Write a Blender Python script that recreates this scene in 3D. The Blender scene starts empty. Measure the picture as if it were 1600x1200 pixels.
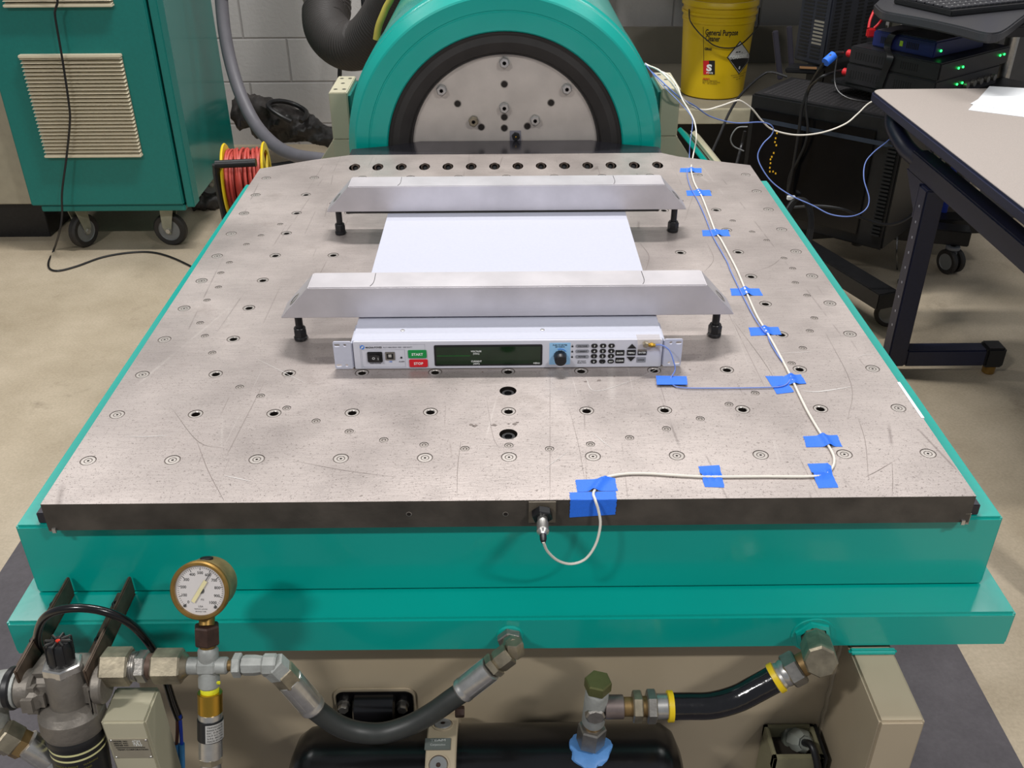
import bpy, bmesh, math, random
from mathutils import Vector, Matrix, geometry
random.seed(7)
C = bpy.context.scene.collection
scene = bpy.context.scene
PI = math.pi
sin, cos = math.sin, math.cos

# ------------------------------------------------------------------ camera
CAM = Vector((-0.00104795, -0.94066189, 0.67560972))
PITCH, YAW, ROLL, FPX = 0.546578147, 0.005496351, -0.005410103, 1491.73631
def _rot(p, y, r):
    f = Vector((sin(y)*cos(p), cos(y)*cos(p), -sin(p)))
    rt = Vector((cos(y), -sin(y), 0)); up = rt.cross(f)
    return (rt*cos(r)+up*sin(r), up*cos(r)-rt*sin(r), f)
CR, CU, CF = _rot(PITCH, YAW, ROLL)
cd = bpy.data.cameras.new('camera'); cam = bpy.data.objects.new('camera', cd); C.objects.link(cam)
M = Matrix.Identity(4)
for i in range(3):
    M[i][0] = CR[i]; M[i][1] = CU[i]; M[i][2] = -CF[i]; M[i][3] = CAM[i]
cam.matrix_world = M
cd.sensor_width = 36; cd.lens = FPX/1600*36; cd.clip_start = .02; cd.clip_end = 60
scene.camera = cam

# ------------------------------------------------------------------ light
scene.view_settings.view_transform = 'Standard'
scene.view_settings.look = 'None'
scene.view_settings.gamma = 1
scene.view_settings.exposure = 0.08
scene.view_settings.use_curve_mapping = False
w = bpy.data.worlds.new('world'); scene.world = w; w.use_nodes = True
w.node_tree.nodes['Background'].inputs[0].default_value = (.80, .86, .95, 1)
w.node_tree.nodes['Background'].inputs[1].default_value = .25
FLOOR = -.78
LAMPS = [(0, 1.75, 2.75, 88), (-2.1, 2.6, 2.75, 30), (1.9, 2.6, 2.75, 24),
         (-2.0, -1.9, 2.75, 80), (2.0, -1.9, 2.75, 80)]
for x, y, z, e in LAMPS:
    ld = bpy.data.lights.new('ceiling_lamp', 'AREA'); ld.shape = 'RECTANGLE'; ld.size = 1.2 if y > 0 else .55; ld.size_y = .16
    ld.energy = e; ld.color = (1, .975, .95)
    lo = bpy.data.objects.new('ceiling_lamp', ld); lo.location = (x, y, z); C.objects.link(lo)

# ------------------------------------------------------------------ pixel rays (photo frame 1600 x 1200)
def ray(x, y): return CR*((x-800)/FPX) + CU*((600-y)/FPX) + CF
def on_z(x, y, Z): d = ray(x, y); return CAM + d*((Z-CAM.z)/d.z)
def on_y(x, y, Y): d = ray(x, y); return CAM + d*((Y-CAM.y)/d.y)
def on_x(x, y, X): d = ray(x, y); return CAM + d*((X-CAM.x)/d.x)
def on_pl(x, y, p, n): d = ray(x, y); return CAM + d*((p-CAM).dot(n)/d.dot(n))
def on_cyl(x, y, cx, cy, r):
    d = ray(x, y); a = d.x**2+d.y**2; b = 2*((CAM.x-cx)*d.x+(CAM.y-cy)*d.y); c = (CAM.x-cx)**2+(CAM.y-cy)**2-r*r
    t = (-b-math.sqrt(max(0, b*b-4*a*c)))/(2*a); p = CAM+d*t
    return math.atan2(p.y-cy, p.x-cx), p.z

# ------------------------------------------------------------------ materials
def lin(c):
    return tuple(((v/255)/12.92 if v/255 <= .04045 else ((v/255+.055)/1.055)**2.4) for v in c)
MATS = {}
def mat(name, col, rough=.5, metal=0., var=.06, vs=30., bump=0., bs=200., spec=.5, coat=0., trans=0., emit=None, es=1., alpha=1.):
    if name in MATS: return MATS[name]
    m = bpy.data.materials.new(name); MATS[name] = m; m.use_nodes = True
    nt = m.node_tree; b = nt.nodes['Principled BSDF']; L = nt.links.new
    c = lin(col)
    tc = nt.nodes.new('ShaderNodeTexCoord')
    n = nt.nodes.new('ShaderNodeTexNoise'); n.inputs['Scale'].default_value = vs; n.inputs['Detail'].default_value = 5
    L(tc.outputs['Object'], n.inputs['Vector'])
    r = nt.nodes.new('ShaderNodeValToRGB')
    r.color_ramp.elements[0].position = .3; r.color_ramp.elements[1].position = .7
    r.color_ramp.elements[0].color = tuple(max(0, v*(1-var)) for v in c)+(1,)
    r.color_ramp.elements[1].color = tuple(min(1, v*(1+var)) for v in c)+(1,)
    L(n.outputs['Fac'], r.inputs['Fac']); L(r.outputs['Color'], b.inputs['Base Color'])
    b.inputs['Roughness'].default_value = rough; b.inputs['Metallic'].default_value = metal
    b.inputs['Specular IOR Level'].default_value = spec
    b.inputs['Coat Weight'].default_value = coat; b.inputs['Coat Roughness'].default_value = .08
    b.inputs['Transmission Weight'].default_value = trans
    b.inputs['Alpha'].default_value = alpha
    if emit: b.inputs['Emission Color'].default_value = lin(emit)+(1,); b.inputs['Emission Strength'].default_value = es
    if bump:
        n2 = nt.nodes.new('ShaderNodeTexNoise'); n2.inputs['Scale'].default_value = bs; n2.inputs['Detail'].default_value = 3
        L(tc.outputs['Object'], n2.inputs['Vector'])
        bp = nt.nodes.new('ShaderNodeBump'); bp.inputs['Strength'].default_value = bump; bp.inputs['Distance'].default_value = .002
        L(n2.outputs['Fac'], bp.inputs['Height']); L(bp.outputs['Normal'], b.inputs['Normal'])
    return m

TEAL = mat('teal_paint', (0, 157, 145), .27, var=.04, vs=6, bump=.05, bs=120, coat=.35)
TEALD = mat('teal_powder_coat', (4, 112, 105), .42, var=.05, vs=90, bump=.06, bs=500)
BEIGE = mat('beige_paint', (172, 158, 134), .38, var=.05, vs=8, bump=.08, bs=60, coat=.2)
PUTTY = mat('putty_paint', (180, 174, 150), .40, var=.04, vs=10)
BLACKP = mat('black_plastic', (22, 22, 24), .42, var=.15, vs=60)
BLACKM = mat('black_metal', (30, 30, 32), .38, metal=.3, var=.2, vs=80)
RUBBER = mat('black_rubber', (38, 35, 33), .62, var=.2, vs=25, bump=.1, bs=80)
GLOSSB = mat('glossy_black', (14, 13, 15), .24, var=.2, vs=30, coat=.1)
STEEL = mat('bright_steel', (194, 192, 188), .30, metal=.85, var=.10, vs=120)
DSTEEL = mat('dull_steel', (146, 142, 136), .36, metal=.8, var=.16, vs=90, bump=.1, bs=300)
ALU = mat('brushed_aluminium', (206, 202, 206), .40, metal=.55, var=.11, vs=14, bump=.05, bs=400)
CASTAL = mat('cast_aluminium', (122, 116, 108), .52, metal=.5, var=.15, vs=40, bump=.3, bs=150)
GALV = mat('galvanised_iron', (158, 160, 156), .55, metal=.35, var=.16, vs=70, bump=.3, bs=160)
OLDST = mat('dirty_steel', (146, 137, 118), .38, metal=.72, var=.28, vs=70, bump=.08, bs=150)
BRASS = mat('aged_brass', (150, 118, 62), .40, metal=.75, var=.22, vs=50)
BRASSB = mat('bright_brass', (190, 150, 58), .25, metal=.9, var=.08, vs=50)
BROWNI = mat('brown_iron', (62, 42, 34), .6, metal=.3, var=.3, vs=80, bump=.2)
WHITE = mat('white_powder_coat', (190, 192, 206), .5, var=.02, vs=200)
WHITEC = mat('white_cable', (228, 222, 210), .5, var=.02)
BLUEC = mat('pale_blue_cable', (110, 135, 205), .5, var=.03)
TAPE = mat('blue_tape', (38, 112, 232), .62, var=.05, vs=300, bump=.2, bs=900)
YEL = mat('yellow_plastic', (222, 190, 20), .42, var=.04)
YELB = mat('yellow_bucket', (205, 172, 8), .42, var=.06, vs=6)
RED = mat('red_plastic', (200, 30, 38), .45, var=.05)
REDC = mat('red_cord', (172, 62, 52), .5, var=.12, vs=60)
NAVY = mat('navy_steel', (26, 30, 54), .40, var=.10, vs=120, bump=.1, bs=500)
GREYM = mat('grey_metal', (120, 122, 122), .5, metal=.2, var=.08)
INK = mat('black_ink', (20, 20, 22), .6, var=0)
WINK = mat('white_ink', (230, 232, 230), .6, var=0)
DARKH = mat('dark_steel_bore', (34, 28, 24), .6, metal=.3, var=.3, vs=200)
PAPER = mat('white_paper', (232, 234, 236), .8, var=.01)

def mat_plate():
    m = bpy.data.materials.new('worn_magnesium_plate'); m.use_nodes = True; nt = m.node_tree; L = nt.links.new; N = nt.nodes.new
    b = nt.nodes['Principled BSDF']; tc = N('ShaderNodeTexCoord')
    def noise(s, d=4, sc=(1, 1, 1), rough=.5, dist=0):
        mp = N('ShaderNodeMapping'); mp.inputs['Scale'].default_value = sc; L(tc.outputs['Object'], mp.inputs['Vector'])
        n = N('ShaderNodeTexNoise'); n.inputs['Scale'].default_value = s; n.inputs['Detail'].default_value = d
        n.inputs['Roughness'].default_value = rough; n.inputs['Distortion'].default_value = dist
        L(mp.outputs[0], n.inputs['Vector']); return n.outputs['Fac']
    def ramp(f, p0, c0, p1, c1):
        r = N('ShaderNodeValToRGB'); e = r.color_ramp.elements
        e[0].position = p0; e[0].color = c0 if len(c0) == 4 else c0+(1,); e[1].position = p1; e[1].color = c1 if len(c1) == 4 else c1+(1,)
        L(f, r.inputs['Fac']); return r.outputs['Color']
    def mix(a, bb, f, mode='MIX'):
        x = N('ShaderNodeMix'); x.data_type = 'RGBA'; x.blend_type = mode
        if isinstance(f, float): x.inputs[0].default_value = f
        else: L(f, x.inputs[0])
        for k, v in ((6, a), (7, bb)):
            if isinstance(v, tuple): x.inputs[k].default_value = v
            else: L(v, x.inputs[k])
        return x.outputs[2]
    base = ramp(noise(5, 6), .3, lin((152, 143, 139)), .7, lin((186, 176, 171)))
    brush = ramp(noise(60, 3, (.6, 8, 1)), .25, (.88, .88, .88), .75, (1.08, 1.08, 1.08))
    c = mix(base, brush, .8, 'MULTIPLY')
    # short dark pits, denser toward the front edge
    pits = ramp(noise(430, 2, (.85, 1, 1), .6, 1.2), .60, (0, 0, 0), .66, (1, 1, 1))
    sx = N('ShaderNodeSeparateXYZ'); L(tc.outputs['Object'], sx.inputs[0])
    mr = N('ShaderNodeMapRange'); mr.inputs[1].default_value = -.6; mr.inputs[2].default_value = -.1
    mr.inputs[3].default_value = .75; mr.inputs[4].default_value = .28; L(sx.outputs['Y'], mr.inputs[0])
    mm = N('ShaderNodeMath'); mm.operation = 'MULTIPLY'; L(pits, mm.inputs[0]); L(mr.outputs[0], mm.inputs[1])
    c = mix(c, lin((84, 74, 70))+(1,), mm.outputs[0])
    speck = ramp(noise(900, 2, (1, 1, 1), .7), .30, (.80, .79, .78), .55, (1.04, 1.04, 1.04))
    c = mix(c, speck, .9, 'MULTIPLY')
    # long thin scratches: dark and light
    def scratch(rotz, s, col, seed, amt):
        nonlocal c
        mp = N('ShaderNodeMapping'); mp.inputs['Rotation'].default_value = (0, 0, rotz); mp.inputs['Location'].default_value = (seed, seed*1.7, 0)
        mp.inputs['Scale'].default_value = (1, .06, 1); L(tc.outputs['Object'], mp.inputs['Vector'])
        v = N('ShaderNodeTexVoronoi'); v.feature = 'DISTANCE_TO_EDGE'; v.inputs['Scale'].default_value = s; L(mp.outputs[0], v.inputs['Vector'])
        f = ramp(v.outputs['Distance'], .0, (1, 1, 1), .0035, (0, 0, 0))
        msk = ramp(noise(6+seed, 3), .52, (0, 0, 0), .60, (1, 1, 1))
        q = N('ShaderNodeMath'); q.operation = 'MULTIPLY'; L(f, q.inputs[0]); L(msk, q.inputs[1])
        q2 = N('ShaderNodeMath'); q2.operation = 'MULTIPLY'; L(q.outputs[0], q2.inputs[0]); q2.inputs[1].default_value = amt
        c = mix(c, lin(col)+(1,), q2.outputs[0])
    scratch(.3, 6, (96, 84, 80), 1.3, .6); scratch(-.7, 5, (100, 90, 86), 4.1, .5)
    scratch(1.5, 6, (214, 208, 202), 2.2, .22); scratch(2.3, 4, (100, 90, 86), 7.7, .5)
    grime = ramp(noise(9, 6, (1, 1, 1), .6), .62, (0, 0, 0), .85, (1, 1, 1))
    c = mix(c, lin((128, 118, 112))+(1,), grime)
    L(c, b.inputs['Base Color']); b.inputs['Metallic'].default_value = .42
    rr = ramp(noise(18, 4), .3, (.34, .34, .34), .7, (.48, .48, .48)); L(rr, b.inputs['Roughness'])
    bp = N('ShaderNodeBump'); bp.inputs['Strength'].default_value = .12; bp.inputs['Distance'].default_value = .001
    L(noise(300, 3, (.4, 1, 1)), bp.inputs['Height']); L(bp.outputs[0], b.inputs['Normal'])
    return m
PLATE = mat_plate()
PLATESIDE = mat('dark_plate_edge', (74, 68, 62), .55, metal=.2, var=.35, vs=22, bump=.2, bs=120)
DARKPL = mat('smoky_metal', (86, 84, 92), .2, metal=.75, var=.2, vs=14)

def mat_concrete(name, c0, c1, dark, s=2.2):
    m = bpy.data.materials.new(name); m.use_nodes = True; nt = m.node_tree; L = nt.links.new; N = nt.nodes.new
    b = nt.nodes['Principled BSDF']; tc = N('ShaderNodeTexCoord')
    def nz(sc, d, r=.55):
        n = N('ShaderNodeTexNoise'); n.inputs['Scale'].default_value = sc; n.inputs['Detail'].default_value = d; n.inputs['Roughness'].default_value = r
        L(tc.outputs['Object'], n.inputs['Vector']); return n.outputs['Fac']
    r = N('ShaderNodeValToRGB'); r.color_ramp.elements[0].position = .32; r.color_ramp.elements[1].position = .68
    r.color_ramp.elements[0].color = lin(c0)+(1,); r.color_ramp.elements[1].color = lin(c1)+(1,); L(nz(s, 8, .62), r.inputs[0])
    r2 = N('ShaderNodeValToRGB'); r2.color_ramp.elements[0].position = .60; r2.color_ramp.elements[1].position = .74
    r2.color_ramp.elements[0].color = (0, 0, 0, 1); r2.color_ramp.elements[1].color = (.55, .55, .55, 1); L(nz(5, 9, .7), r2.inputs[0])
    x = N('ShaderNodeMix'); x.data_type = 'RGBA'; L(r2.outputs[0], x.inputs[0]); L(r.outputs[0], x.inputs[6]); x.inputs[7].default_value = lin(dark)+(1,)
    r3 = N('ShaderNodeValToRGB'); r3.color_ramp.elements[0].position = .3; r3.color_ramp.elements[1].position = .7
    r3.color_ramp.elements[0].color = (.9, .9, .9, 1); r3.color_ramp.elements[1].color = (1.08, 1.08, 1.08, 1); L(nz(140, 3), r3.inputs[0])
    y = N('ShaderNodeMix'); y.data_type = 'RGBA'; y.blend_type = 'MULTIPLY'; y.inputs[0].default_value = 1; L(x.outputs[2], y.inputs[6]); L(r3.outputs[0], y.inputs[7])
    L(y.outputs[2], b.inputs['Base Color']); b.inputs['Roughness'].default_value = .62
    bp = N('ShaderNodeBump'); bp.inputs['Strength'].default_value = .15; bp.inputs['Distance'].default_value = .003; L(nz(60, 5), bp.inputs['Height']); L(bp.outputs[0], b.inputs['Normal'])
    return m
CONC = mat_concrete('stained_concrete', (160, 146, 123), (194, 180, 158), (110, 96, 78))
DARKC = mat_concrete('dark_grey_mat', (72, 68, 72), (92, 88, 92), (54, 50, 52), 6)

def mat_block():
    m = bpy.data.materials.new('painted_block_wall'); m.use_nodes = True; nt = m.node_tree; L = nt.links.new; N = nt.nodes.new
    b = nt.nodes['Principled BSDF']; tc = N('ShaderNodeTexCoord'); sp = N('ShaderNodeSeparateXYZ'); cb = N('ShaderNodeCombineXYZ')
    L(tc.outputs['Object'], sp.inputs[0]); L(sp.outputs['X'], cb.inputs['X']); L(sp.outputs['Z'], cb.inputs['Y'])
    br = N('ShaderNodeTexBrick'); br.inputs['Scale'].default_value = 1; br.inputs['Brick Width'].default_value = .406; br.inputs['Row Height'].default_value = .203
    br.inputs['Mortar Size'].default_value = .006; br.inputs['Mortar Smooth'].default_value = .6
    br.inputs['Color1'].default_value = lin((184, 181, 179))+(1,); br.inputs['Color2'].default_value = lin((188, 185, 183))+(1,); br.inputs['Mortar'].default_value = lin((158, 154, 152))+(1,)
    L(cb.outputs[0], br.inputs['Vector'])
    n = N('ShaderNodeTexNoise'); n.inputs['Scale'].default_value = 60; n.inputs['Detail'].default_value = 5; L(tc.outputs['Object'], n.inputs['Vector'])
    L(br.outputs['Color'], b.inputs['Base Color']); b.inputs['Roughness'].default_value = .55
    inv = N('ShaderNodeMath'); inv.operation = 'MULTIPLY_ADD'; inv.inputs[1].default_value = -4.; L(br.outputs['Fac'], inv.inputs[0]); L(n.outputs['Fac'], inv.inputs[2])
    bp = N('ShaderNodeBump'); bp.inputs['Strength'].default_value = .5; bp.inputs['Distance'].default_value = .003; L(inv.outputs[0], bp.inputs['Height']); L(bp.outputs[0], b.inputs['Normal'])
    return m
BLOCK = mat_block()

def mat_duct():
    m = bpy.data.materials.new('ribbed_black_hose'); m.use_nodes = True
    b = m.node_tree.nodes['Principled BSDF']; b.inputs['Base Color'].default_value = lin((50, 46, 44))+(1,); b.inputs['Roughness'].default_value = .6
    return m
DUCT = mat_duct()

# ------------------------------------------------------------------ mesh builder
def catmull(pts, k=8):
    P = [Vector(p) for p in pts]
    if len(P) < 3: return P
    Q = [P[0]*2-P[1]]+P+[P[-1]*2-P[-2]]; out = []
    for i in range(1, len(Q)-2):
        a, b, c, d = Q[i-1:i+3]
        for j in range(k):
            t = j/k
            out.append(.5*((2*b)+(c-a)*t+(2*a-5*b+4*c-d)*t*t+(3*b-a-3*c+d)*t**3))
    out.append(P[-1]); return out

class MB:
    def __init__(s): s.bm = bmesh.new(); s.mats = []
    def mi(s, m):
        if m not in s.mats: s.mats.append(m)
        return s.mats.index(m)
    def raw(s, V, F, m, T=None):
        k = s.mi(m); vs = [s.bm.verts.new((T @ Vector(v)) if T else v) for v in V]; out = []
        for f in F:
            try: q = s.bm.faces.new([vs[i] for i in f]); q.material_index = k; out.append(q)
            except ValueError: pass
        return vs
    def box(s, lo, hi, m, bev=0., T=None, seg=2):
        t = bmesh.new(); bmesh.ops.create_cube(t, size=1)
        lo = Vector(lo); hi = Vector(hi)
        for v in t.verts: v.co = Vector(((lo[i]+hi[i])/2+v.co[i]*(hi[i]-lo[i]) for i in range(3)))
        if bev: bmesh.ops.bevel(t, geom=t.edges[:], offset=bev, segments=seg, affect='EDGES', clamp_overlap=True)
        s.merge(t, m, T); return s
    def merge(s, t, m, T=None):
        k = s.mi(m); mp = {}
        for v in t.verts: mp[v] = s.bm.verts.new((T @ v.co) if T else v.co)
        for f in t.faces:
            try: q = s.bm.faces.new([mp[v] for v in f.verts]); q.material_index = k
            except ValueError: pass
        t.free()
    def prism(s, poly, z0, z1, m, T=None, bev=0.):
        t = bmesh.new(); n = len(poly)
        a = [t.verts.new((p[0], p[1], z0)) for p in poly]; b = [t.verts.new((p[0], p[1], z1)) for p in poly]
        t.faces.new(a[::-1]); t.faces.new(b)
        for i in range(n): t.faces.new((a[i], a[(i+1) % n], b[(i+1) % n], b[i]))
        bmesh.ops.recalc_face_normals(t, faces=t.faces[:])
        if bev: bmesh.ops.bevel(t, geom=t.edges[:], offset=bev, segments=2, affect='EDGES', clamp_overlap=True)
        s.merge(t, m, T); return s
    def lathe(s, prof, o, axis, m, n=32, caps=True, mlist=None, ph=0):
        ax = Vector(axis).normalized(); u = ax.orthogonal().normalized(); v = ax.cross(u); o = Vector(o)
        k = s.mi(m); R = []
        for r, h in prof:
            if r < 1e-6: R.append([s.bm.verts.new(o+ax*h)])
            else: R.append([s.bm.verts.new(o+ax*h+(u*cos(2*PI*i/n+ph)+v*sin(2*PI*i/n+ph))*r) for i in range(n)])
        for j in range(len(R)-1):
            A, B = R[j], R[j+1]; kk = s.mi(mlist[j]) if mlist and mlist[j] else k
            for i in range(n):
                i2 = (i+1) % n
                if len(A) == 1 and len(B) == 1: continue
                if len(A) == 1: f = (A[0], B[i], B[i2])
                elif len(B) == 1: f = (A[i], B[0], A[i2])
                else: f = (A[i], B[i], B[i2], A[i2])
                q = s.bm.faces.new(f); q.material_index = kk
        if caps:
            for A in (R[0], R[-1]):
                if len(A) > 2: q = s.bm.faces.new(A); q.material_index = k
        return s
    def cyl(s, p0, p1, r, m, n=24, r1=None, bev=0.):
        p0 = Vector(p0); p1 = Vector(p1); L = (p1-p0).length; r1 = r if r1 is None else r1
        if bev: pr = [(r-bev, 0), (r, bev), (r1, L-bev), (r1-bev, L)]
        else: pr = [(r, 0), (r1, L)]
        return s.lathe(pr, p0, p1-p0, m, n)
    def hex(s, p0, p1, r, m):      # hexagonal bar with chamfered ends; r = half width over flats
        p0 = Vector(p0); p1 = Vector(p1); L = (p1-p0).length; R = r/cos(PI/6)
        return s.lathe([(R*.90, 0), (R, min(L*.12, .002)), (R, L-min(L*.12, .002)), (R*.90, L)], p0, p1-p0, m, 6)
    def tube(s, pts, r, m, n=10, k=8, smooth=True, caps=True, ribs=None):
        P = catmull(pts, k) if smooth else [Vector(p) for p in pts]
        if ribs:   # resample evenly
            acc = [0]
            for i in range(1, len(P)): acc.append(acc[-1]+(P[i]-P[i-1]).length)
            N = int(acc[-1]/ribs)*4; Q = []; j = 0
            for i in range(N+1):
                t = acc[-1]*i/N
                while j < len(P)-2 and acc[j+1] < t: j += 1
                Q.append(P[j].lerp(P[j+1], (t-acc[j])/max(1e-9, acc[j+1]-acc[j])))
            P = Q
        kk = s.mi(m); rings = []; u = None
        for i, p in enumerate(P):
            d = (P[min(i+1, len(P)-1)]-P[max(i-1, 0)])
            if d.length < 1e-9: continue
            d.normalize()
            if u is None: u = d.orthogonal().normalized()
            u = (u-d*u.dot(d)).normalized(); v = d.cross(u)
            rr = r(i/(len(P)-1)) if callable(r) else r
            if ribs: rr *= (1.0 if i % 4 in (0, 1) else .955)
            rings.append([s.bm.verts.new(p+(u*cos(2*PI*q/n)+v*sin(2*PI*q/n))*rr) for q in range(n)])
        for A, B in zip(rings, rings[1:]):
            for q in range(n):
                f = s.bm.faces.new((A[q], A[(q+1) % n], B[(q+1) % n], B[q])); f.material_index = kk
        if caps:
            f = s.bm.faces.new(rings[0]); f.material_index = kk; f = s.bm.faces.new(rings[-1]); f.material_index = kk
        return s
    def text(s, st, fn, size, m, align='LEFT', depth=.0002, width=None, bold=0):
        me = text_mesh(st, align, bold); k = s.mi(m); sc = size
        xs = [v.co.x for v in me.vertices]
        if width and xs: sx = width/max(1e-6, (max(xs)-min(xs)))
        else: sx = sc
        vs = [s.bm.verts.new(fn(v.co.x*sx, v.co.y*sc, v.co.z*depth)) for v in me.vertices]
        for p in me.polygons:
            try: f = s.bm.faces.new([vs[i] for i in p.vertices]); f.material_index = k
            except ValueError: pass
        return s
    def build(s, name, parent=None, ang=32, origin=None, recalc=True):
        bm = s.bm
        if recalc: bmesh.ops.recalc_face_normals(bm, faces=bm.faces[:])
        for f in bm.faces: f.smooth = True
        ca = math.radians(ang)
        for e in bm.edges:
            if len(e.link_faces) == 2 and e.calc_face_angle(0) > ca: e.smooth = False
        if parent: off = root_loc(parent)
        elif origin is not None: off = Vector(origin)
        else:
            xs = [v.co for v in bm.verts]
            off = Vector(((min(v.x for v in xs)+max(v.x for v in xs))/2, (min(v.y for v in xs)+max(v.y for v in xs))/2, min(v.z for v in xs)))
        for v in bm.verts: v.co -= off
        me = bpy.data.meshes.new(name); bm.to_mesh(me); bm.free()
        for mm in s.mats: me.materials.append(mm)
        o = bpy.data.objects.new(name, me); C.objects.link(o)
        if parent: o.parent = parent
        else: o.location = off
        return o
_tc = {}
def text_mesh(st, align, bold):
    key = (st, align, bold)
    if key in _tc: return _tc[key]
    cu = bpy.data.curves.new('t', 'FONT'); cu.body = st; cu.size = 1; cu.align_x = align; cu.extrude = .5; cu.offset = bold; cu.resolution_u = 3
    ob = bpy.data.objects.new('t', cu); C.objects.link(ob)
    dg = bpy.context.evaluated_depsgraph_get(); me = bpy.data.meshes.new_from_object(ob.evaluated_get(dg))
    bpy.data.objects.remove(ob); bpy.data.curves.remove(cu); _tc[key] = me; return me
def root_loc(o):
    v = Vector((0, 0, 0))
    while o: v += o.location; o = o.parent
    return v
def tag(o, label, cat, group=None, kind=None):
    if label: o['label'] = label
    if cat: o['category'] = cat
    if group: o['group'] = group
    if kind: o['kind'] = kind
    return o
def thing(name, loc, label, cat, group=None):
    o = bpy.data.objects.new(name, None); C.objects.link(o); o.location = loc; o.empty_display_size = .05
    return tag(o, label, cat, group)
def struct(o): o['kind'] = 'structure'; return o
def copy_tree(o, parent=None, loc=None):
    c = o.copy(); C.objects.link(c); c.parent = parent
    if loc is not None: c.location = loc
    for ch in [x for x in bpy.data.objects if x.parent == o]: copy_tree(ch, c)
    return c
def planar(o, ux, uy, un=None):
    o = Vector(o); ux = Vector(ux).normalized(); uy = Vector(uy).normalized(); un = ux.cross(uy)
    return lambda x, y, z: o+ux*x+uy*y+un*z
def frame(o, x, y):   # 4x4 with local x, y axes
    x = Vector(x).normalized(); y = Vector(y); y = (y-x*y.dot(x)).normalized(); z = x.cross(y); m = Matrix.Identity(4)
    for i in range(3): m[i][0] = x[i]; m[i][1] = y[i]; m[i][2] = z[i]; m[i][3] = Vector(o)[i]
    return m

# ================================================================== SETTING
WALLY = 3.78
m = MB(); m.box((-5, -3, FLOOR-.1), (5, WALLY, FLOOR), CONC); struct(m.build('floor', origin=(0, 0, FLOOR)))
m = MB(); m.box((-5, WALLY, FLOOR-.1), (5, WALLY+.2, 2.9), BLOCK); struct(m.build('wall_back', origin=(-.02, WALLY, -.068)))
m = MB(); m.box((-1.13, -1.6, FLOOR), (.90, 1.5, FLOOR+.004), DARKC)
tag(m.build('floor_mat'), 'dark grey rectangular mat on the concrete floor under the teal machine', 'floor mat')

# ================================================================== SLIP TABLE PLATE
G = .1016
rootp = thing('slip_plate', (0, .5, -.04), 'big worn grey metal plate with a grid of threaded holes on the teal base', 'plate')
def circ(cx, cy, r, n): return [(cx+r*cos(2*PI*i/n), cy+r*sin(2*PI*i/n)) for i in range(n)]
outline = [(-.531, -.084), (.531, -.084), (.531, 1.078), (.385, 1.14), (.35, 1.168), (-.35, 1.168), (-.43, 1.135), (-.535, 1.078)]
holes = []; inserts = []; small = []
for r_ in range(11):
    for c_ in range(-5, 6):
        if 3 <= r_ <= 7 and abs(c_) <= 2: continue
        inserts.append((c_*G, r_*G, abs(c_) == 5 or r_ in (0, 10)))
base_small = [(-3.94, 2.14), (-3.59, 1.65), (-3.26, 1.42), (-2.86, 1.12), (-2.43, .81), (-1.98, .57), (-1.53, .38), (-1.03, .27), (-.53, .18), (0, .24), (.49, .16), (.99, .25),
              (1.48, .38), (1.96, .57), (2.42, .79), (2.85, 1.12), (3.25, 1.39), (3.93, 2.16), (4.2, 2.59), (-4.2, 2.59)]
side = [(4.2, 7.44), (4.44, 6.9), (4.61, 6.5), (4.72, 5.72), (4.76, 5.3), (4.66, 4.75), (4.72, 4.28), (4.62, 3.51), (4.44, 3.1), (3.4, 8.5), (2.7, 9.2)]
for a, b in base_small: small.append((a*G, b*G))
for a, b in side: small.append((a*G, b*G)); small.append((-a*G, b*G))
bigb = [(-.0005, .152), (-.0005, .049)]
rowb = [((-6.5+i)*.0508, 1.083) for i in range(14)]
for x, y, p in inserts: holes.append((x, y, .0098, 20))
ok_small = []
for x, y in small:
    if all(math.hypot(x-a, y-b) > r+.0075 for a, b, r, n in holes) and abs(x) < .52: holes.append((x, y, .0058, 12)); ok_small.append((x, y))
for x, y in bigb: holes.append((x, y, .0115, 24))
for x, y in rowb: holes.append((x, y, .0118, 28))
V = [Vector(p) for p in outline]; Ed = [(i, (i+1) % len(outline)) for i in range(len(outline))]
rings = []
SL = .022/.0118     # the back row is counterbored at a shallow angle: long oval mouths
def hcirc(x, y, r, n): return [(a, (b-y)*(SL if r == .0118 else 1)+y) for a, b in circ(x, y, r, n)]
for x, y, r, n in holes:
    b0 = len(V); V += [Vector(p) for p in hcirc(x, y, r, n)]; Ed += [(b0+i, b0+(i+1) % n) for i in range(n)]; rings.append((b0, n))
cv, ce, cf, ov, oe, of = geometry.delaunay_2d_cdt(V, Ed, [], 0, 1e-6)
def inpoly(p, poly):
    c = False; j = len(poly)-1
    for i in range(len(poly)):
        if (poly[i][1] > p[1]) != (poly[j][1] > p[1]) and p[0] < (poly[j][0]-poly[i][0])*(p[1]-poly[i][1])/(poly[j][1]-poly[i][1])+poly[i][0]: c = not c
        j = i
    return c
F = []
for f in cf:
    c = (cv[f[0]]+cv[f[1]]+cv[f[2]])/3
    if not inpoly(c, outline): continue
    if any(abs(c.x-x) < r and abs(c.y-y) < 2*r and inpoly(c, hcirc(x, y, r, n)) for x, y, r, n in holes): continue
    F.append(tuple(f))
m = MB(); vs = m.raw([(v.x, v.y, 0) for v in cv], F, PLATE)
kp = m.mi(PLATE); ks = m.mi(PLATESIDE); kd = m.mi(DARKH)
bot = {}
def low(i, z):
    v = vs[i]; return m.bm.verts.new((v.co.x, v.co.y, z))
inv = {}
for i, o_ in enumerate(ov):
    for j in o_: inv[j] = i
bo = [low(inv[i], -.038) for i in range(len(outline))]
for i in range(len(outline)):
    j = (i+1) % len(outline); f = m.bm.faces.new((vs[inv[i]], bo[i], bo[j], vs[inv[j]])); f.material_index = ks
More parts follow.
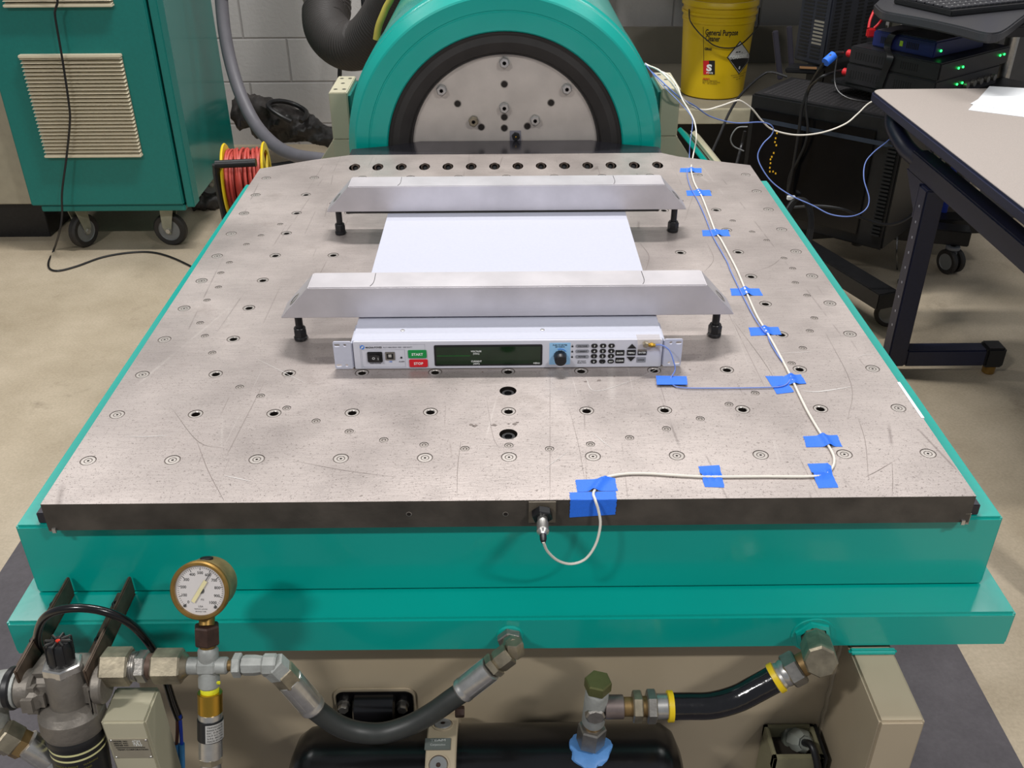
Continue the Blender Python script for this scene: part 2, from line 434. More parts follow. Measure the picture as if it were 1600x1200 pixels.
m.bm.faces.new(bo).material_index = ks
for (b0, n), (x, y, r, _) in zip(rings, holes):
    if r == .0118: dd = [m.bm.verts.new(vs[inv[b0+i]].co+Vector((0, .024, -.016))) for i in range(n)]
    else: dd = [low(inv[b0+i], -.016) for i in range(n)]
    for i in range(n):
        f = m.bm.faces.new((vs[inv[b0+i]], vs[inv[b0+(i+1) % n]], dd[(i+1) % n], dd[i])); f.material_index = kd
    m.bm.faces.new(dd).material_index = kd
top = m.build('plate_body', rootp)
# threaded inserts
RINGM = mat('insert_steel', (182, 175, 169), .35, metal=.6, var=.08)
RINGD = mat('insert_groove', (98, 88, 82), .6, metal=.2, var=.2)
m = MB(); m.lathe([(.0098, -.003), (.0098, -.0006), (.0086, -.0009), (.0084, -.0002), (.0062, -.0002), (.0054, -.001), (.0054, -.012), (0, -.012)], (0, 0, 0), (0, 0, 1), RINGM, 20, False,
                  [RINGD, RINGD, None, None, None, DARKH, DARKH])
open_me = m.build('threaded_insert', rootp, origin=None)
m = MB(); m.lathe([(.0098, -.003), (.0098, -.0006), (.0086, -.0009), (.0084, -.0002), (.0052, -.0002), (.0046, -.0009), (.0042, -.0003), (.0016, -.0003), (.0014, -.0012), (0, -.0012)], (0, 0, 0), (0, 0, 1), RINGM, 20, False,
                  [RINGD, RINGD, None, None, RINGD, RINGD, None, DARKH, DARKH])
plug_me = m.build('plugged_insert', rootp)
m = MB(); m.lathe([(.0058, -.003), (.0058, -.0008), (.0050, -.0009), (.0048, -.0003), (.0030, -.0003), (.0026, -.0010), (.0018, -.0005), (0, -.0005)], (0, 0, 0), (0, 0, 1), mat('plug_steel', (158, 150, 144), .4, metal=.4, var=.1), 14, False,
                  [RINGD, RINGD, None, None, RINGD, RINGD, None])
small_me = m.build('screw_plug', rootp)
for o, lab in ((open_me, None), (plug_me, 'silver threaded insert closed by a set screw'), (small_me, 'small dull screw plug')):
    o.data.transform(Matrix.Translation(root_loc(rootp)))
    if lab: o['label'] = lab
def place(proto, lst):
    for i, (x, y) in enumerate(lst):
        o = proto if i == 0 else proto.copy()
        if i: C.objects.link(o)
        o.parent = rootp; o.location = Vector((x, y, 0))-rootp.location
place(open_me, [(x, y) for x, y, p in inserts if not p]); place(plug_me, [(x, y) for x, y, p in inserts if p]); place(small_me, ok_small)
# socket head screws in the back row and middle
def socket_screw(parent, x, y, r, zt):
    m = MB(); m.lathe([(r, -.0155), (r, zt-.001), (r-.001, zt), (r*.55, zt), (r*.5, zt-.0045), (0, zt-.0045)], (x, y, 0), (0, 0, 1), BLACKM, 24, False)
    return m.build('socket_screw', parent)
SCRM = mat('bronze_black_screw', (62, 50, 42), .35, metal=.5, var=.2)
m = MB(); sd_ = Vector((0, -cos(.56), sin(.56))); m.lathe([(.0098, -.012), (.0100, -.001), (.0092, 0), (.0060, 0), (.0052, -.0015), (.0048, -.006), (0, -.006)], Vector((0, .010, -.0052)), sd_, SCRM, 24, False, [None, None, None, None, INK, INK])
sa = m.build('socket_screw', rootp); sa.data.transform(Matrix.Translation(root_loc(rootp)))
for i, (x, y) in enumerate(rowb):
    o = sa if i == 0 else sa.copy()
    if i: C.objects.link(o)
    o.parent = rootp; o.location = Vector((x, y, 0))-rootp.location
s0 = socket_screw(rootp, 0, 0, .0093, -.0035); s0.data.transform(Matrix.Translation(root_loc(rootp)))
for i, (x, y) in enumerate(bigb):
    o = s0 if i == 0 else s0.copy()
    if i: C.objects.link(o)
    o.parent = rootp; o.location = Vector((x, y, 0))-rootp.location
# small holes in the front face
for px in (639, 790):
    m = MB(); p = on_y(px, 803, -.084); m.lathe([(.0030, 0), (.0036, .0004), (.0024, .0006), (.0022, .0001), (0, .0001)], (p.x, -.084, p.z), (0, -1, 0), DSTEEL, 14, False, [None, None, DARKH, DARKH])
    m.build('side_tapped_hole', rootp)

# side lips (dark guide bars seen under the plate edges) + white strip
for s_ in (-1, 1):
    m = MB(); m.box((s_*.5315-(.0 if s_ > 0 else .0195), -.066, -.0423), (s_*.5315+(.0195 if s_ > 0 else .0), 1.07, -.0275), mat('dark_guide', (52, 50, 58), .4, metal=.4), .001)
    tag(m.build('guide_bar'), 'thin dark guide bar along the %s edge of the plate' % ('left' if s_ < 0 else 'right'), 'guide bar')
    m = MB(); m.box((s_*.5315-.0, -.0835, -.0405), (s_*.526, -.078, -.026), DSTEEL, .0006)
    m.box((s_*.524-.002, -.0865, -.0400), (s_*.524+.002, -.0842, -.034), STEEL)
    tag(m.build('corner_latch'), 'small steel corner latch on the %s front corner of the plate' % ('left' if s_ < 0 else 'right'), 'latch')

m = MB(); a = on_z(1409, 597, .0006); b = on_z(1447, 653, .0006); m.box((.5285, b.y, .0001), (.5325, a.y, .0008), PAPER); m.box((.5312, b.y, -.006), (.5325, a.y, .0004), PAPER)
tag(m.build('white_strip'), 'narrow white tape strip along the right edge of the plate', 'tape')
def streak(pts, wd, mt, name):
    P = catmull([on_z(x, y, .00035) for x, y in pts], 5); m = MB(); V = []
    for i, p in enumerate(P):
        d = (P[min(i+1, len(P)-1)]-P[max(i-1, 0)]).normalized(); n = Vector((-d.y, d.x, 0)); w_ = wd*.6*(.25+sin(PI*(i+.5)/len(P)))
        V += [p-n*w_, p+n*w_]
    m.raw(V, [(2*i, 2*i+1, 2*i+3, 2*i+2) for i in range(len(P)-1)], mt); return m.build(name, rootp)
SCR = mat('bright_scratch', (214, 210, 206), .5, var=.1); DSM = mat('dark_scratch', (118, 106, 100), .6, var=.1)
for pts, w_ in ((((1255, 611), (1275, 612), (1300, 609), (1330, 604)), .0012), (((1213, 553), (1240, 551), (1270, 549)), .0005), (((195, 682), (230, 682), (262, 680)), .0006), (((350, 743), (370, 747), (392, 752)), .0007), (((915, 590), (932, 611), (1000, 590)), .0005), (((925, 675), (940, 688), (955, 700)), .0005),
                (((850, 733), (870, 718), (888, 705)), .0004), (((1335, 560), (1352, 554), (1372, 554)), .0004), (((1000, 590), (1040, 570), (1062, 560)), .0004), (((400, 560), (440, 580), (480, 600)), .0004)):
    streak(pts, w_, SCR, 'scratch')
for pts, w_ in ((((308, 690), (325, 735), (350, 782)), .0004), (((1353, 745), (1372, 735), (1394, 722)), .0004), (((1340, 650), (1352, 690), (1357, 748)), .0003), (((1394, 722), (1395, 750), (1394, 775)), .0003), (((1290, 520), (1330, 600), (1325, 655)), .0003), (((1145, 500), (1190, 560), (1215, 600)), .0003),
                (((760, 620), (770, 680), (780, 700)), .0002), (((270, 640), (310, 690), (350, 700)), .0003), (((460, 720), (540, 735), (620, 745)), .0003), (((720, 690), (715, 730), (714, 775)), .0004), (((890, 640), (905, 700), (915, 760)), .0002), (((1222, 402), (1205, 415), (1180, 424)), .0003),
                (((1085, 300), (1078, 320), (1070, 345)), .0003), (((1000, 380), (1014, 400), (1008, 425)), .0004), (((1105, 380), (1115, 405), (1100, 425)), .0003)):
    streak(pts, w_, DSM, 'scratch')
def smudge(px, py, r, sd):
    rr = random.Random(sd); m = MB(); c = on_z(px, py, .0004); n = 14
    V = [(c.x+r*(1+.5*rr.uniform(-1, 1))*cos(2*PI*i/n), c.y+r*.8*(1+.5*rr.uniform(-1, 1))*sin(2*PI*i/n), .0004) for i in range(n)]
    m.raw(V, [tuple(range(n))], DSM); m.build('smudge', rootp)
for i, (px, py, r) in enumerate(((736, 663, .002), (742, 665, .0035), (772, 664, .003), (795, 662, .0015), (804, 662, .003), (808, 660, .002), (915, 596, .0018), (936, 594, .003), (754, 581, .002), (960, 588, .0015), (1078, 577, .0012))): smudge(px, py, r, i)

# driver bar between plate and shaker head
m = MB()
m.prism([(-.354, 1.1685), (.352, 1.1685), (.352, 1.212), (.27, 1.2345), (.20, 1.268), (-.20, 1.268), (-.27, 1.2345), (-.354, 1.212)], -.036, 0.0, DARKPL, bev=.0015)
tag(m.build('driver_bar'), 'dark shiny driver bar joining the plate to the round shaker head', 'driver bar')

# ================================================================== TEAL BASE
rb = thing('slip_table_base', (0, .5, FLOOR), 'teal slab base carrying the grey plate, on beige legs', 'machine base')
m = MB(); m.box((-.578, -.071, -.1475), (.580, 1.10, -.0425), TEAL, .003); m.build('upper_block', rb)
m = MB(); m.box((-.597, -.120, -.202), (.602, 1.14, -.1480), TEAL, .0035); m.build('lower_flange', rb)
m = MB(); m.box((-.478, -.092, FLOOR+.004), (.46, 1.05, -.2022), BEIGE, .004)
o = m.build('pedestal_wall', rb); o['label'] = 'beige painted pedestal under the teal slab'
for x0, x1 in ((.414, .466),):
    m = MB(); m.box((x0, -.226 if x0 > 0 else -.12, FLOOR+.004), (x1, -.0921 if x0 > 0 else .5, -.2078), BEIGE, .003); o = m.build('leg', rb); o['label'] = 'beige square leg'
    if x0 > 0:
        m = MB(); m.box((x0-.004, -.128, -.2095), (x1+.002, -.119, -.2015), TEAL, .003, seg=3); m.build('weld_bead', rb)
m = MB()
pts = [(.414+.001*math.sin(i*2.1), -.0935, -.22-.012*i) for i in range(26)]
m.tube(pts, .0035, BEIGE, 8, 3); m.build('weld_bead', rb)
# slot in pedestal with two hex bolts
def rrect(cx, cz, hx, hz, r, n=5):
    out = []
    for (sx, sz, a0) in ((1, 1, 0), (-1, 1, PI/2), (-1, -1, PI), (1, -1, 1.5*PI)):
        for i in range(n+1):
            a = a0+PI/2*i/n; out.append((cx+sx*(hx-r)+r*cos(a), cz+sz*(hz-r)+r*sin(a)))
    return out
a = on_y(524, 1080, -.094); b = on_y(648, 1122, -.094)
cx, cz = (a.x+b.x)/2, (a.z+b.z)/2; hx, hz = (b.x-a.x)/2, (a.z-b.z)/2
XZ = Matrix(((1, 0, 0, 0), (0, 0, -1, 0), (0, 1, 0, 0), (0, 0, 0, 1)))   # poly xy -> xz, extrude -> -y
slot = thing('slot_cover', (cx, -.093, cz), 'black recessed rounded cover with two bolts on the beige pedestal', 'cover')
m = MB()
m.prism(rrect(cx, cz, hx+.004, hz+.004, .013), .0922, .0945, BEIGE, XZ, .0008); m.build('rim', slot)
m = MB(); m.prism(rrect(cx, cz, hx, hz, .010), .0946, .0965, GLOSSB, XZ, .0008)
m.lathe([(hz*.8, -hx*.55), (hz*.95, -hx*.5), (hz*.95, hx*.5), (hz*.8, hx*.55)], (cx, -.093, cz-.002), (1, 0, 0), GLOSSB, 24); m.build('cover_plate', slot)
for px in (537, 629):
    p = on_y(px, 1104, -.10); m = MB(); m.lathe([(.0085, 0), (.0085, .002), (0, .002)], (p.x, -.0965, p.z), (0, -1, 0), DSTEEL, 20, True)
    m.hex((p.x, -.0986, p.z), (p.x, -.107, p.z), .006, DSTEEL); m.build('bolt', slot)

# ================================================================== RACK UNIT
FY = .213
def fx(px): return (px-793)*.0008811
def fz(py): return (577.5-py)*.00106
ru = thing('rack_power_supply', (0, .45, 0), 'white rack mount power supply with green display clamped flat on the plate', 'power supply')
UX = .2145
m = MB(); m.box((-UX, FY+.003, .0012), (UX, .762, .0438), WHITE, .0006)
m.build('chassis', ru)
m = MB(); m.prism(rrect(0, .0225, UX-.001, .0215, .002), -FY-.0028, -FY+.0012, mat('white_front_panel', (206, 206, 216), .5, var=.01), XZ, .0004); m.build('front_panel', ru)
def face_pt(px, py, y=FY-.0014): return Vector((fx(px), y, fz(py)))
# ears with holes
def plate_with_holes(poly, hl, y0, y1, mt, name, par):
    V = [Vector(p) for p in poly]; n0 = len(poly); Ed = [(i, (i+1) % n0) for i in range(n0)]
    rg = [(0, n0)]
    for hp in hl:
        b0 = len(V); V += [Vector(p) for p in hp]; Ed += [(b0+i, b0+(i+1) % len(hp)) for i in range(len(hp))]; rg.append((b0, len(hp)))
    cv, ce, cf, ov, oe, of = geometry.delaunay_2d_cdt(V, Ed, [], 0, 1e-7)
    F = []
    for f in cf:
        c = (cv[f[0]]+cv[f[1]]+cv[f[2]])/3
        if inpoly(c, poly) and not any(inpoly(c, hp) for hp in hl): F.append(tuple(f))
    m = MB(); A = m.raw([(v.x, y0, v.y) for v in cv], F, mt); B = m.raw([(v.x, y1, v.y) for v in cv], F, mt)
    inv = {}
    for i, o_ in enumerate(ov):
        for j in o_: inv[j] = i
    for b0, n in rg:
        for i in range(n):
            p, q = inv[b0+i], inv[b0+(i+1) % n]; m.bm.faces.new((A[p], A[q], B[q], B[p]))
    return m.build(name, par)
for s_ in (-1, 1):
    e0, e1 = (s_*.2412, s_*.2165); lo_, hi_ = min(e0, e1), max(e0, e1)
    poly = rrect((lo_+hi_)/2, .0225, (hi_-lo_)/2, .0215, .002)
    hl = []
    for zz in (.0385, .0065):
        hl.append(rrect(s_*.2358, zz, .0042, .0022, .0021, 3)); hl.append(circ(s_*.2250, zz, .0023, 12))
    plate_with_holes(poly, hl, FY-.0006, FY+.0016, WHITE, 'rack_ear', ru)
    m = MB(); m.box((min(s_*.2148, s_*.2168), FY+.001, .002), (max(s_*.2148, s_*.2168), FY+.055, .041), WHITE, .0004)
    m.build('ear_bracket', ru)
# clear film outline frames
LINE = mat('grey_line', (176, 178, 188), .6, var=0)
m = MB()
def thin_frame(m, x0, y0, x1, y1, w=.0003):
    a = face_pt(x0, y0); b = face_pt(x1, y1)
    for (l, h) in (((a.x, b.z), (b.x, b.z+w)), ((a.x, a.z-w), (b.x, a.z)), ((a.x, b.z), (a.x+w, a.z)), ((b.x-w, b.z), (b.x, a.z))):
        m.box((l[0], FY-.0015, l[1]), (h[0], FY-.0011, h[1]), LINE)
thin_frame(m, 561, 540, 663, 575); thin_frame(m, 563, 547.5, 631, 573.5); m.build('printed_outline', ru)
# power switch
m = MB(); a = face_pt(572, 550.5); b = face_pt(595.5, 565.5); m.box((a.x, FY-.004, b.z), (b.x, FY-.001, a.z), BLACKP, .0008); sw = m.build('power_switch', ru)
m = MB(); m.prism([(a.x+.003, FY-.0040), (b.x-.003, FY-.0040), (b.x-.003, FY-.0075), ((a.x+b.x)/2, FY-.0050), (a.x+.003, FY-.0052)], b.z+.003, a.z-.003, BLACKP, bev=.0003); m.build('rocker', sw)
m = MB(); m.text('O', planar(face_pt(579.5, 560, FY-.0056), (1, 0, 0), (0, 0, 1)), .005, WINK); m.text('I', planar(face_pt(588.5, 560, FY-.0072), (1, 0, 0), (0, 0, 1)), .005, WINK); m.build('rocker_marks', sw)
# usb
m = MB(); a = face_pt(600, 551); b = face_pt(615, 562.5); m.box((a.x, FY-.003, b.z), (b.x, FY-.001, a.z), DSTEEL, .0004)
m.box((a.x+.002, FY-.0034, b.z+.002), (b.x-.002, FY-.0028, a.z-.002), BLACKP); m.box((a.x+.0045, FY-.0038, b.z+.005), (b.x-.0045, FY-.003, a.z-.003), mat('usb_white', (180, 176, 170))); m.build('usb_socket', ru)
m = MB(); p = face_pt(625, 559.5); m.lathe([(.0014, 0), (.0014, .0008), (0, .0012)], (p.x, FY-.0014, p.z), (0, -1, 0), BLACKP, 12); m.build('status_led', ru)
GREEN = mat('green_button', (0, 140, 66), .45, var=.02); REDB = mat('red_button', (212, 26, 38), .45, var=.02)
def btn(x0, y0, x1, y1, mt, name, st=None, ink=WINK, h=.0018, ts=.0042, r=.0012, par=None):
    a = face_pt(x0, y0); b = face_pt(x1, y1)
    m = MB(); m.prism(rrect((a.x+b.x)/2, (a.z+b.z)/2, abs(b.x-a.x)/2, abs(a.z-b.z)/2, min(r, abs(a.z-b.z)/2*.98), 4), -FY+.001, -FY+.001+h, mt, XZ, .0003)
    o = m.build(name, par or ru)
    if st:
        m = MB(); m.text(st, planar(Vector(((a.x+b.x)/2, FY-.0011-h, (a.z+b.z)/2-ts*.36)), (1, 0, 0), (0, 0, 1)), ts, ink, 'CENTER', bold=.02); m.build('lettering', o)
    return o
btn(636, 548.5, 665, 560, GREEN, 'start_button', 'START', ts=.0054)['label'] = 'green START button'
btn(637, 562.5, 666, 573.5, REDB, 'stop_button', 'STOP', ts=.0054)['label'] = 'red STOP button'
DISP = mat('green_display', (16, 40, 18), .16, var=.15, vs=60, coat=.4)
o = btn(677, 541.5, 847, 572.5, BLACKP, 'display', None, h=.0012, r=.002)
a = face_pt(680, 544); b = face_pt(844, 570)
m = MB(); m.box((a.x, FY-.0026, b.z), (b.x, FY-.0020, a.z), DISP)
m.box((a.x+.001, FY-.0029, (a.z+b.z)/2-.0006), (a.x+.047, FY-.0025, (a.z+b.z)/2+.0006), mat('display_green_line', (28, 92, 36), .4)); m.build('screen', o)
m = MB()
for st, px, py in (('VOLTAGE', 743, 551.5), ('(VDC)', 743, 555), ('CURRENT', 743, 566.5), ('(ADC)', 743, 570), ('MENU', 838, 570)):
    m.text(st, planar(face_pt(px, py, FY-.0028), (1, 0, 0), (0, 0, 1)), .0033, WINK, 'CENTER', bold=.02)
m.build('lettering', o)
o = btn(858, 539.5, 891, 572, mat('light_blue_label', (150, 198, 236), .5, var=.02), 'knob_label', None, h=.0006, r=.0005)
m = MB(); m.text('PUSH TO ENTER', planar(face_pt(874.5, 543.5, FY-.0019), (1, 0, 0), (0, 0, 1)), .0027, INK, 'CENTER'); m.text('SET POINTS', planar(face_pt(874.5, 546.2, FY-.0019), (1, 0, 0), (0, 0, 1)), .0025, INK, 'CENTER')
p = face_pt(875, 559)
m.tube([(p.x+.0105*cos(t), FY-.0019, p.z+.0112*sin(t)) for t in (1.9, 1.6, 1.3, 1.0, .7)], .0005, mat('blue_ink', (20, 120, 220)), 6, 4); m.build('lettering', o)
m = MB(); m.lathe([(.0088, 0), (.0088, .004), (.0082, .0135), (.0070, .0155), (0, .0150)], (p.x, FY-.0018, p.z), (0, -1, 0), BLACKP, 28)
for i in range(14):
    t = 2*PI*i/14; m.box((-.0006, -.0001, 0), (.0006, .0006, .012), BLACKP, 0, frame((p.x+.0085*cos(t), FY-.0025, p.z+.0085*sin(t)), (-sin(t), 0, cos(t)), (cos(t), 0, sin(t))))
m.build('adjust_knob', ru)
PILL = mat('grey_button', (140, 142, 150), .5, var=.02)
for py, st in ((544.3, 'VOLTAGE'), (552.2, 'CURRENT'), (560.2, 'POWER')):
    btn(899, py-2.5, 920.5, py+2.5, PILL, 'mode_button', st, INK, .001, .003, .003)
    m = MB(); q = face_pt(894, py); m.box((q.x-.0012, FY-.0017, q.z-.0018), (q.x+.0012, FY-.0012, q.z+.0003), INK); m.text('1A'[:1], planar((q.x-.0006, FY-.0017, q.z+.0008), (1, 0, 0), (0, 0, 1)), .0026, INK); m.build('mode_led', ru)
m = MB(); m.text('SET POINT', planar(face_pt(909.5, 568), (1, 0, 0), (0, 0, 1)), .0024, INK, 'CENTER'); m.text('SELECTION', planar(face_pt(909.5, 570.5), (1, 0, 0), (0, 0, 1)), .0024, INK, 'CENTER')
m.text('MAGNA-POWER', planar(face_pt(570, 545.6), (1, 0, 0), (0, 0, 1)), .0042, INK, width=.0225, bold=.01)
m.text('SL3.7-1000-XR/UI  MDS  1500 WATT', planar(face_pt(597.5, 545.3), (1, 0, 0), (0, 0, 1)), .0030, mat('grey_ink', (120, 122, 130)), width=.040)
m.text('MAIN POWER', planar(face_pt(583.5, 568.8), (1, 0, 0), (0, 0, 1)), .0025, INK, 'CENTER'); m.text('USB', planar(face_pt(607.5, 566.5), (1, 0, 0), (0, 0, 1)), .0025, MATS['blue_ink'], 'CENTER')
m.text('ALARM', planar(face_pt(625, 566.5), (1, 0, 0), (0, 0, 1)), .0025, INK, 'CENTER'); m.build('lettering', ru)
m = MB(); q = face_pt(565, 543.8); m.lathe([(.0018, 0), (.0031, 0), (.0031, .0004), (.0018, .0004), (.0018, 0)], (q.x, FY-.0012, q.z), (0, -1, 0), MATS['blue_ink'], 20, False)
m.box((-.0022, -.0005, 0), (.0022, .0005, .0005), WINK, 0, frame((q.x, FY-.0016, q.z), (.7, 0, .7), (-.7, 0, .7))); m.build('logo', ru)
keys = ['789', '456', '123']
for r_, py in enumerate((544.2, 552, 559.6, 567.6)):
    for c_, px in enumerate((928.5, 942, 955.3)):
        st = (keys[r_][c_] if r_ < 3 else ('0', '.', 'ENT')[c_])
        btn(px-5, py-2.9, px+5, py+2.9, BLACKP, 'key', st, WINK, .0016, .0040 if len(st) == 1 else .0028, .0028)
for px, py, st in ((969, 554.8, 'BACK'), (987, 554.6, 'MENU'), (1004, 554.4, 'ENTER'), (969.5, 566.2, 'CLEAR')):
    btn(px-7, py-3.8, px+7, py+3.8, BLACKP, 'function_key', st, WINK, .0016, .0034, .0006)
btn(996, 561.8, 1010.5, 569.4, PILL, 'lock_key', 'LOCK', INK, .001, .0034, .0006)
for px, py, s_ in ((987.5, 545.2, 1), (987, 564.2, -1)):
    q = face_pt(px, py); m = MB(); m.prism([(q.x-.006, q.z-.0032*s_), (q.x+.006, q.z-.0032*s_), (q.x, q.z+.0036*s_)], -FY+.001, -FY+.0026, BLACKP, XZ); m.build('arrow_key', ru)
for px, py in ((629, 516.5), (847.5, 515.5)):
    q = on_z(px, py, .0438); m = MB(); m.lathe([(.0032, 0), (.0030, .0008), (.0012, .0012), (.001, .0006), (0, .0006)], (q.x, q.y, .0436), (0, 0, 1), STEEL, 16, False); m.build('lid_screw', ru)

# ================================================================== CLAMP BARS
def clamp_bar(y0, y1, label, rubber):
    t = thing('clamp_bar', (0, (y0+y1)/2, 0), label, 'clamp bar', 'aluminium clamp bars over the power supply')
    zb, zt = .0468, .0945; hb, ht = .3255, .2810
    m = MB()
    m.prism([(-hb, zb), (hb, zb), (ht, zt), (-ht, zt)], -y1, -y0, ALU, XZ, .0012)
    b = m.build('bar', t)
    for s_ in (-1, 1):
        # slanted-end drill mark where the bolt enters
        n = Vector((s_, 0, 1)).normalized()*1.0; o = Vector((s_*.3070, (y0+y1)/2-.004, .0670))
        m = MB(); m.lathe([(.0105, .0002), (.0070, .0004), (.0068, -.001), (0, -.001)], o, n, mat('bore_dark', (44, 40, 38), .5, metal=.4), 20, False, [STEEL, None, None]); m.build('bolt_bore', t)
    m = MB()
    for px in (-.19, .195):     # pencil arcs
        pts = [(px+.010*cos(a)-.010, y0+.004+(y1-y0-.008)*k/6, zt+.0002) for k, a in enumerate([-.9, -.5, -.2, 0, .2, .3, .35])]
        m.tube(pts, .0004, INK, 5, 4)
    m.build('pencil_mark', t)
    if rubber:
        m = MB(); m.box((-.290, y0-.001, .0440), (.275, y1-.003, .0466), RUBBER, .0006); m.build('rubber_strip', t)
    else:
        m = MB(); m.box((-.210, y0+.014, .0440), (.210, y1-.004, .0466), RUBBER, .0006); m.build('rubber_strip', t)
    for s_ in (-1, 1):
        x = s_*.3055; y = .302 if y0 < .5 else .706
        m = MB(); m.lathe([(.0094, .0006), (.0100, .002), (.0100, .005), (.0086, .0062), (.0086, .0195), (.0078, .0205), (.0056, .0205), (.0056, .047)], (x, y, 0), (0, 0, 1), BLACKM, 20)
        m.hex((x, y, .006), (x, y, .0185), .0086, BLACKM); m.build('bolt', t)
clamp_bar(.279, .330, 'square aluminium bar clamped over the power supply just behind its front panel', False)
clamp_bar(.694, .746, 'square aluminium bar with a scuff and rubber strip nearest the round shaker head', True)

# ================================================================== SENSOR + CABLES + TAPE on plate
p = face_pt(1008, 541)
t = thing('accelerometer', (p.x, FY-.002, p.z), 'tiny metal accelerometer with brass connector taped to the power supply front', 'accelerometer')
m = MB(); m.lathe([(.0042, 0), (.0042, .006), (.0036, .0072), (0, .0072)], (p.x, FY-.0019, p.z), (0, -1, 0), OLDST, 6); m.build('sensor_body', t)
m = MB(); a = Vector((p.x+.003, FY-.006, p.z)); m.cyl(a, a+Vector((.010, 0, -.001)), .0026, BRASSB, 12); m.hex(a+Vector((.003, 0, 0)), a+Vector((.007, 0, -.0005)), .0031, BRASSB); m.build('connector', t)
clear = bpy.data.materials.new('clear_tape'); clear.use_nodes = True; _b = clear.node_tree.nodes['Principled BSDF']
_b.inputs['Base Color'].default_value = (.62, .52, .42, 1); _b.inputs['Alpha'].default_value = .28; _b.inputs['Roughness'].default_value = .2
a = face_pt(995, 0); b = face_pt(1031.5, 0); m = MB()
V = [(a.x, FY+.014, .0442), (b.x, FY+.014, .0442), (b.x, FY-.0022, .0446), (a.x, FY-.0022, .0446), (a.x, FY-.0095, p.z+.002), (b.x, FY-.0040, p.z+.002), (a.x, FY-.0050, .0275), (b.x, FY-.0032, .0275)]
m.raw(V, [(0, 1, 2, 3), (3, 2, 5, 4), (4, 5, 7, 6)], clear); tag(m.build('clear_tape'), 'clear tape square holding the accelerometer on the power supply', 'tape')

def path(l, k=8):
    return [on_z(x, y, z) for x, y, z in l]
R_W, R_B = .0016, .0009
Zc = R_W+.0003
wp_plate = [(928, 768), (945, 748), (972, 741), (1010, 740), (1060, 743), (1110, 745), (1190, 744.5), (1262, 744.5), (1288, 741), (1301, 730), (1303, 714), (1293, 694), (1279, 672), (1262, 643), (1247, 613), (1233, 583), (1213, 545), (1197, 517),
            (1182, 492), (1166, 456), (1153, 425), (1143, 405), (1127, 375), (1118, 362), (1108, 336), (1097, 308), (1087, 290), (1082, 276), (1080, 262)]
pts = [on_y(849, 847, -.135), on_y(856, 862, -.128), on_y(872, 876, -.118), on_y(893, 881, -.110), on_y(915, 873, -.104), on_y(931, 850, -.100), on_y(938, 820, -.096), on_y(935, 797, -.092), Vector((on_y(930, 783, -.086).x, -.0875, .0015))]
pts += [on_z(x, y, Zc) for x, y in wp_plate]
pts += [on_y(1083, 243, 1.18), on_y(1088, 215, 1.20), on_y(1085, 190, 1.24), on_y(1075, 170, 1.28), on_y(1066, 155, 1.32), on_y(1058, 135, 1.36), on_y(1045, 118, 1.42), on_y(1025, 108, 1.48), on_y(1008, 99, 1.56)]
m = MB(); m.tube(pts, R_W, WHITEC, 8, 6); wc = m.build('sensor_cable', origin=(0.2, .3, 0))
tag(wc, 'white cable taped along the plate from the front connector toward the shaker', 'cable')
# blue cable from accelerometer
pts = [Vector((fx(1019), FY-.006, fz(541.5))), Vector((fx(1032), FY-.007, fz(541))), Vector((fx(1044), FY-.012, fz(546))), Vector((fx(1051), FY-.020, fz(559))), Vector((fx(1053), FY-.026, .010)), on_z(1048, 592, .0022), on_z(1052, 602, .0018)]
pts += [on_z(x, y, .0018) for x, y in ((1070, 606), (1120, 606.5), (1170, 606), (1208, 605), (1226, 602), (1234, 594), (1235, 586), (1229, 574), (1214, 553), (1203, 534), (1199, 522))]
pts += [on_z(x-3.5, y, .0040 if i in (0,) else .0018) for i, (x, y) in enumerate(((1197, 517), (1182, 496), (1164, 462), (1146, 425), (1139, 408), (1122, 378), (1115, 364), (1104, 336), (1093, 312), (1084, 296), (1079, 282), (1077, 266)))]
pts += [on_y(1077, 246, 1.17), on_y(1078, 225, 1.2), on_y(1082, 195, 1.24), on_y(1079, 180, 1.28), on_y(1060, 158, 1.34), on_y(1040, 138, 1.40), on_y(1022, 118, 1.46), on_y(1008, 99, 1.55)]
m = MB(); m.tube(pts, R_B, BLUEC, 7, 6)
tag(m.build('accelerometer_cable', origin=(.25, .4, 0)), 'thin pale blue cable running from the power supply front beside the white cable', 'cable')
